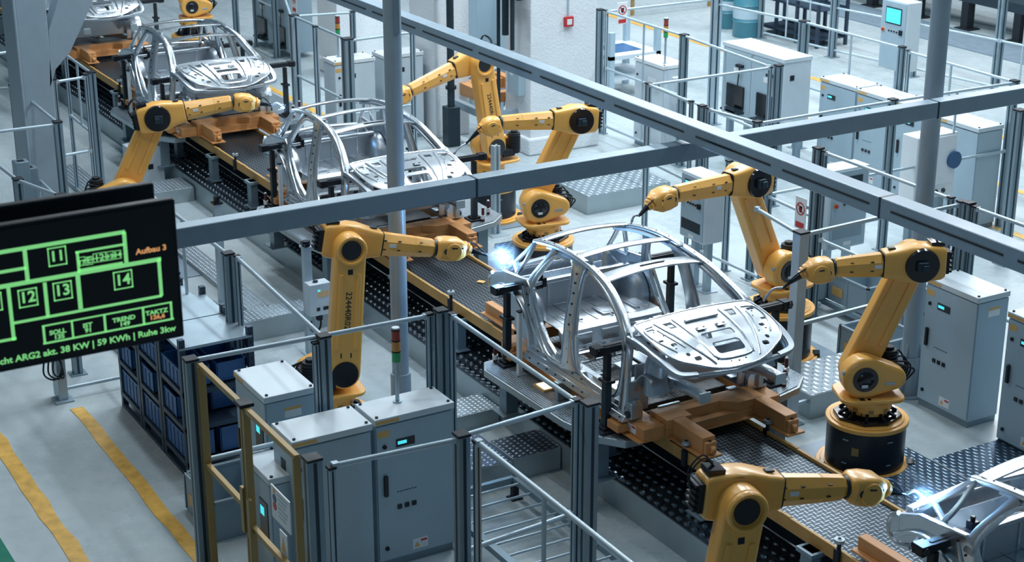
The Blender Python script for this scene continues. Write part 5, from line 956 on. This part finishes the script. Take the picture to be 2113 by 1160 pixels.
# ================================================================== building columns and background
def conc(x0, x1, y0, y1, h, label, base=True):
    t = thing('building_column', label, 'column', (0, 0, 0)); B().bx(x0, x1, y0, y1, 0, h).build('shaft', 'concrete', t, .015)
    if base: B().bx(x0-.06, x1+.06, y0-.06, y1+.06, 0, .28).build('plinth', 'concrete', t, .03)
    return t
conc(-23.35, -22.55, 13.5, 14.72, 7, 'white plastered building column at upper centre')
conc(-29.9, -29.0, 13.1, 14.3, 7, 'white building column behind the left back gate'); conc(-25.1, -24.2, 12.66, 13.3, 7, 'pale panelled column behind the upper centre robot', False)
q = aty(1172, 44, 14.0); q = atx(1172, 44, -22.54); t = thing('fire_alarm', 'small red fire alarm box on the white plastered column', 'alarm', (-22.55, q.y, q.z)); B().bx(0, .06, -.08, .08, -.08, .08).build('case', 'red', t, .01); B().bx(.06, .064, -.045, .045, -.045, .045).build('face', 'white', t)
B().bx(0, .02, -.012, .012, .08, 2.0).build('conduit', 'cab', t)
t = thing('wall_box', 'small grey electric box on the side of the plastered column', 'electric box', (-22.9, 13.5, .95)); B().bx(-.18, .18, -.12, 0, 0, .52).build('case', 'cab', t, .006); B().bx(-.1, .0, -.122, -.12, .3, .42).build('warning_label', 'white', t)
t = thing('pipe_run', 'dark vertical pipes on the left side of the plastered column', 'pipe', (-22.9, 13.30, 0)); b_ = B(); b_.cyl((-.1, 0, 1.9), (-.1, 0, 6.5), .055).cyl((.12, 0, 1.7), (.12, 0, 6.5), .035).cyl((-.32, .0, .4), (-.32, 0, 6.5), .03); b_.build('pipe', 'dgrey', t, smooth=True)
b_ = B(); 
for z in (2.6, 3.4, 4.2): b_.bx(-.36, .2, -.06, .13, z, z+.05)
b_.bx(.0, .5, -.12, -.04, 2.55, 2.65); b_.build('pipe_clamp', 'dark', t)
q = at(932, 300); t = thing('lifting_column', 'dark steel mast with square base box behind the second car', 'mast', (q.x, q.y, 0)); B().bx(-.11, .11, -.11, .11, 0, .66).build('base_box', 'dgrey', t, .01); B().cyl((0, 0, .66), (0, 0, 5.5), .06, n=20).build('tube', 'dgrey', t, smooth=True)
b_ = B()
for z in (.95, 1.3, 2.6, 3.2, 3.7): b_.cyl((0, 0, z), (0, 0, z+.05), .09, n=20)
b_.build('collar', 'dark', t, smooth=True); b_ = B(); b_.box((.09, -.02, 1.2), (.06, .06, .06)); b_.build('red_plug', 'red', t)
t = thing('blue_column', 'thin bright blue vertical tube behind the round pole', 'tube', (-25.6, 13.0, 0)); q = at(863, 150, 0); t.location = (at(866, 225).x, at(866, 225).y, 0); B().cyl((0, 0, 0), (0, 0, 2.7), .045).build('tube', 'bluepaint', t, smooth=True)
# open frame with orange skid in the back
q = at(1010, 178, .9); t = thing('orange_carriage', 'orange steel carriage on a grey frame behind the upper centre robot', 'carriage', (q.x, q.y, .55)); b_ = B(); b_.bx(-.9, .5, -.3, -.15, .15, .35).bx(-.9, .5, .55, .70, .15, .35).bx(.2, .35, -.2, .6, .15, .32).bx(-.7, -.5, -.2, .6, .15, .32); b_.build('frame', 'orange', t, .008); b_ = B(); b_.bx(-1.2, .8, -.5, -.4, 0, .12).bx(-1.2, .8, .8, .9, 0, .12).bx(.7, .8, -.4, .8, 0, .12).bx(.7, .8, -.5, -.4, -.55, 0).bx(.7, .8, .8, .9, -.55, 0).bx(-1.2, -1.1, -.5, -.4, -.55, 0).bx(-1.2, -1.1, .8, .9, -.55, 0); b_.build('support_frame', 'alu', t)
q = at(950, 90); t = thing('tall_ladder_rack', 'dark blue ladder-like rack behind the slotted beam', 'rack', (q.x-.6, q.y+.5, 0)); b_ = B(); b_.bx(-.04, .04, -.45, -.37, 0, 3.4).bx(-.04, .04, .37, .45, 0, 3.4); 
for z in (.6, 1.1, 1.6, 2.1, 2.6, 3.1): b_.bx(-.06, .06, -.4, .4, z, z+.12)
b_.build('frame', 'rack', t)
for u, v, w_, h, l in ((1010, 100, .6, 2.2, 'tall grey cabinet left of the plastered column'), (1075, 120, .5, 2.4, 'second tall grey cabinet left of the plastered column')): q = at(u, v); cabinet(l, q.x, q.y, w_, .5, h, disp=False, handle=True)
# drums
def barrel(u, v, label):
    q = at(u, v); t = thing('oil_drum', label, 'barrel', (q.x, q.y, 0), 0, 'teal drums'); b_ = B(); H = 1.0
    b_.loft([(0, 0, z) for z in (0, .02, .32, .34, .36, .66, .68, .70, .98, 1.0)], [(r, r) for r in (.29, .30, .30, .315, .30, .30, .315, .30, .30, .29)], 26); b_.build('shell', 'teal', t, smooth=True); B().cyl((0, 0, .40), (0, 0, .60), .304, n=26).build('band', 'cab', t, smooth=True); B().cyl((.15, 0, 1.0), (.15, 0, 1.02), .04).build('bung', 'dark', t)
barrel(1500, 55, 'teal drum with grey band, left of the pair'); barrel(1540, 74, 'teal drum with grey band, right of the pair')
q = at(1650, 78); t = thing('low_shelf', 'dark blue low shelf frame beside the teal drums', 'shelf', (q.x, q.y, 0)); b_ = B()
for z in (.15, .75): b_.bx(-1.0, 1.0, -.4, -.36, z, z+.05).bx(-1.0, 1.0, .36, .4, z, z+.05).bx(-1, 1, -.4, .4, z, z+.01)
for x in (-1, -.33, .33, 1):
    for y in (-.38, .38): b_.bx(x-.03, x+.03, y-.03, y+.03, 0, 1.1)
b_.build('frame', 'rack', t)
q = at(1385, 22); t = thing('yellow_barrier', 'ochre tube barrier at the top right of the plastered column', 'barrier', (q.x, q.y, 0)); b_ = B(); b_.bx(-1.1, 1.1, -.03, .03, .35, .42).bx(-1.1, -1.03, -.03, .03, 0, 1.2).bx(1.03, 1.1, -.03, .03, 0, 1.2).bx(-1.1, 1.1, -.03, .03, 1.13, 1.2).bar((-1.0, 0, .42), (-.8, 0, .6), .03, .03); b_.build('frame', 'gate', t); t.rotation_euler = (0, 0, PI/2)
# far conveyor at the top right
t = thing('conveyor', 'dark distant conveyor with black feet in the top right corner', 'conveyor', (-22, 26.6, 0)); B().bx(-12, 12, 0, 1.2, .6, .8).build('bed', 'dgrey', t); 
for k in range(16): B().bx(-11.9+k*1.5, -11.7+k*1.5, 0, .2, 0, .6).bx(-12+k*1.5, -11.6+k*1.5, -.08, .3, 0, .03).build('foot', 'dark', t)
t = thing('floor_mat', 'dark grey striped floor area under the distant conveyor', 'mat', (-22, 25.2, 0)); B().bx(-12, 12, 0, 1.3, .002, .02).build('mat', 'plate', t)
t = thing('machine_frame', 'blue white machine frame behind the plastered column fence', 'frame', (at(1275, 190).x, at(1275, 190).y, 0)); b_ = B()  # open machine frame with shelves
for x in (-.5, .5):
    for y in (-.5, .5): b_.bx(x-.05, x+.05, y-.05, y+.05, 0, 1.25)
b_.build('upright', 'cab', t); B().bx(-.55, .55, -.55, .55, .75, .82).bx(-.5, .5, -.5, .5, .35, .40).build('shelf', 'cabtop', t); B().bx(-.3, .3, -.3, .3, .82, .83).build('plate', 'bluepaint', t)
t = thing('vertical_frame', 'small grey block on the floor in front of the yellow arm at left', 'block', (at(300, 380).x, at(300, 380).y, 0)); t.name = 'terminal_cabinet'; B().bx(-.2, .2, -.25, .25, 0, .62).build('case', 'cabtop', t, .006); t['label'] = 'white terminal cabinet behind the foot of the upper left arm'; t['category'] = 'cabinet'; b_ = B()
for y in (-.12, 0): b_.bx(.2, .205, y, y+.08, .28, .36)
b_.build('socket', 'dark', t)
# parts of the background the beams leave in view
q = at(1040, 500, .01)
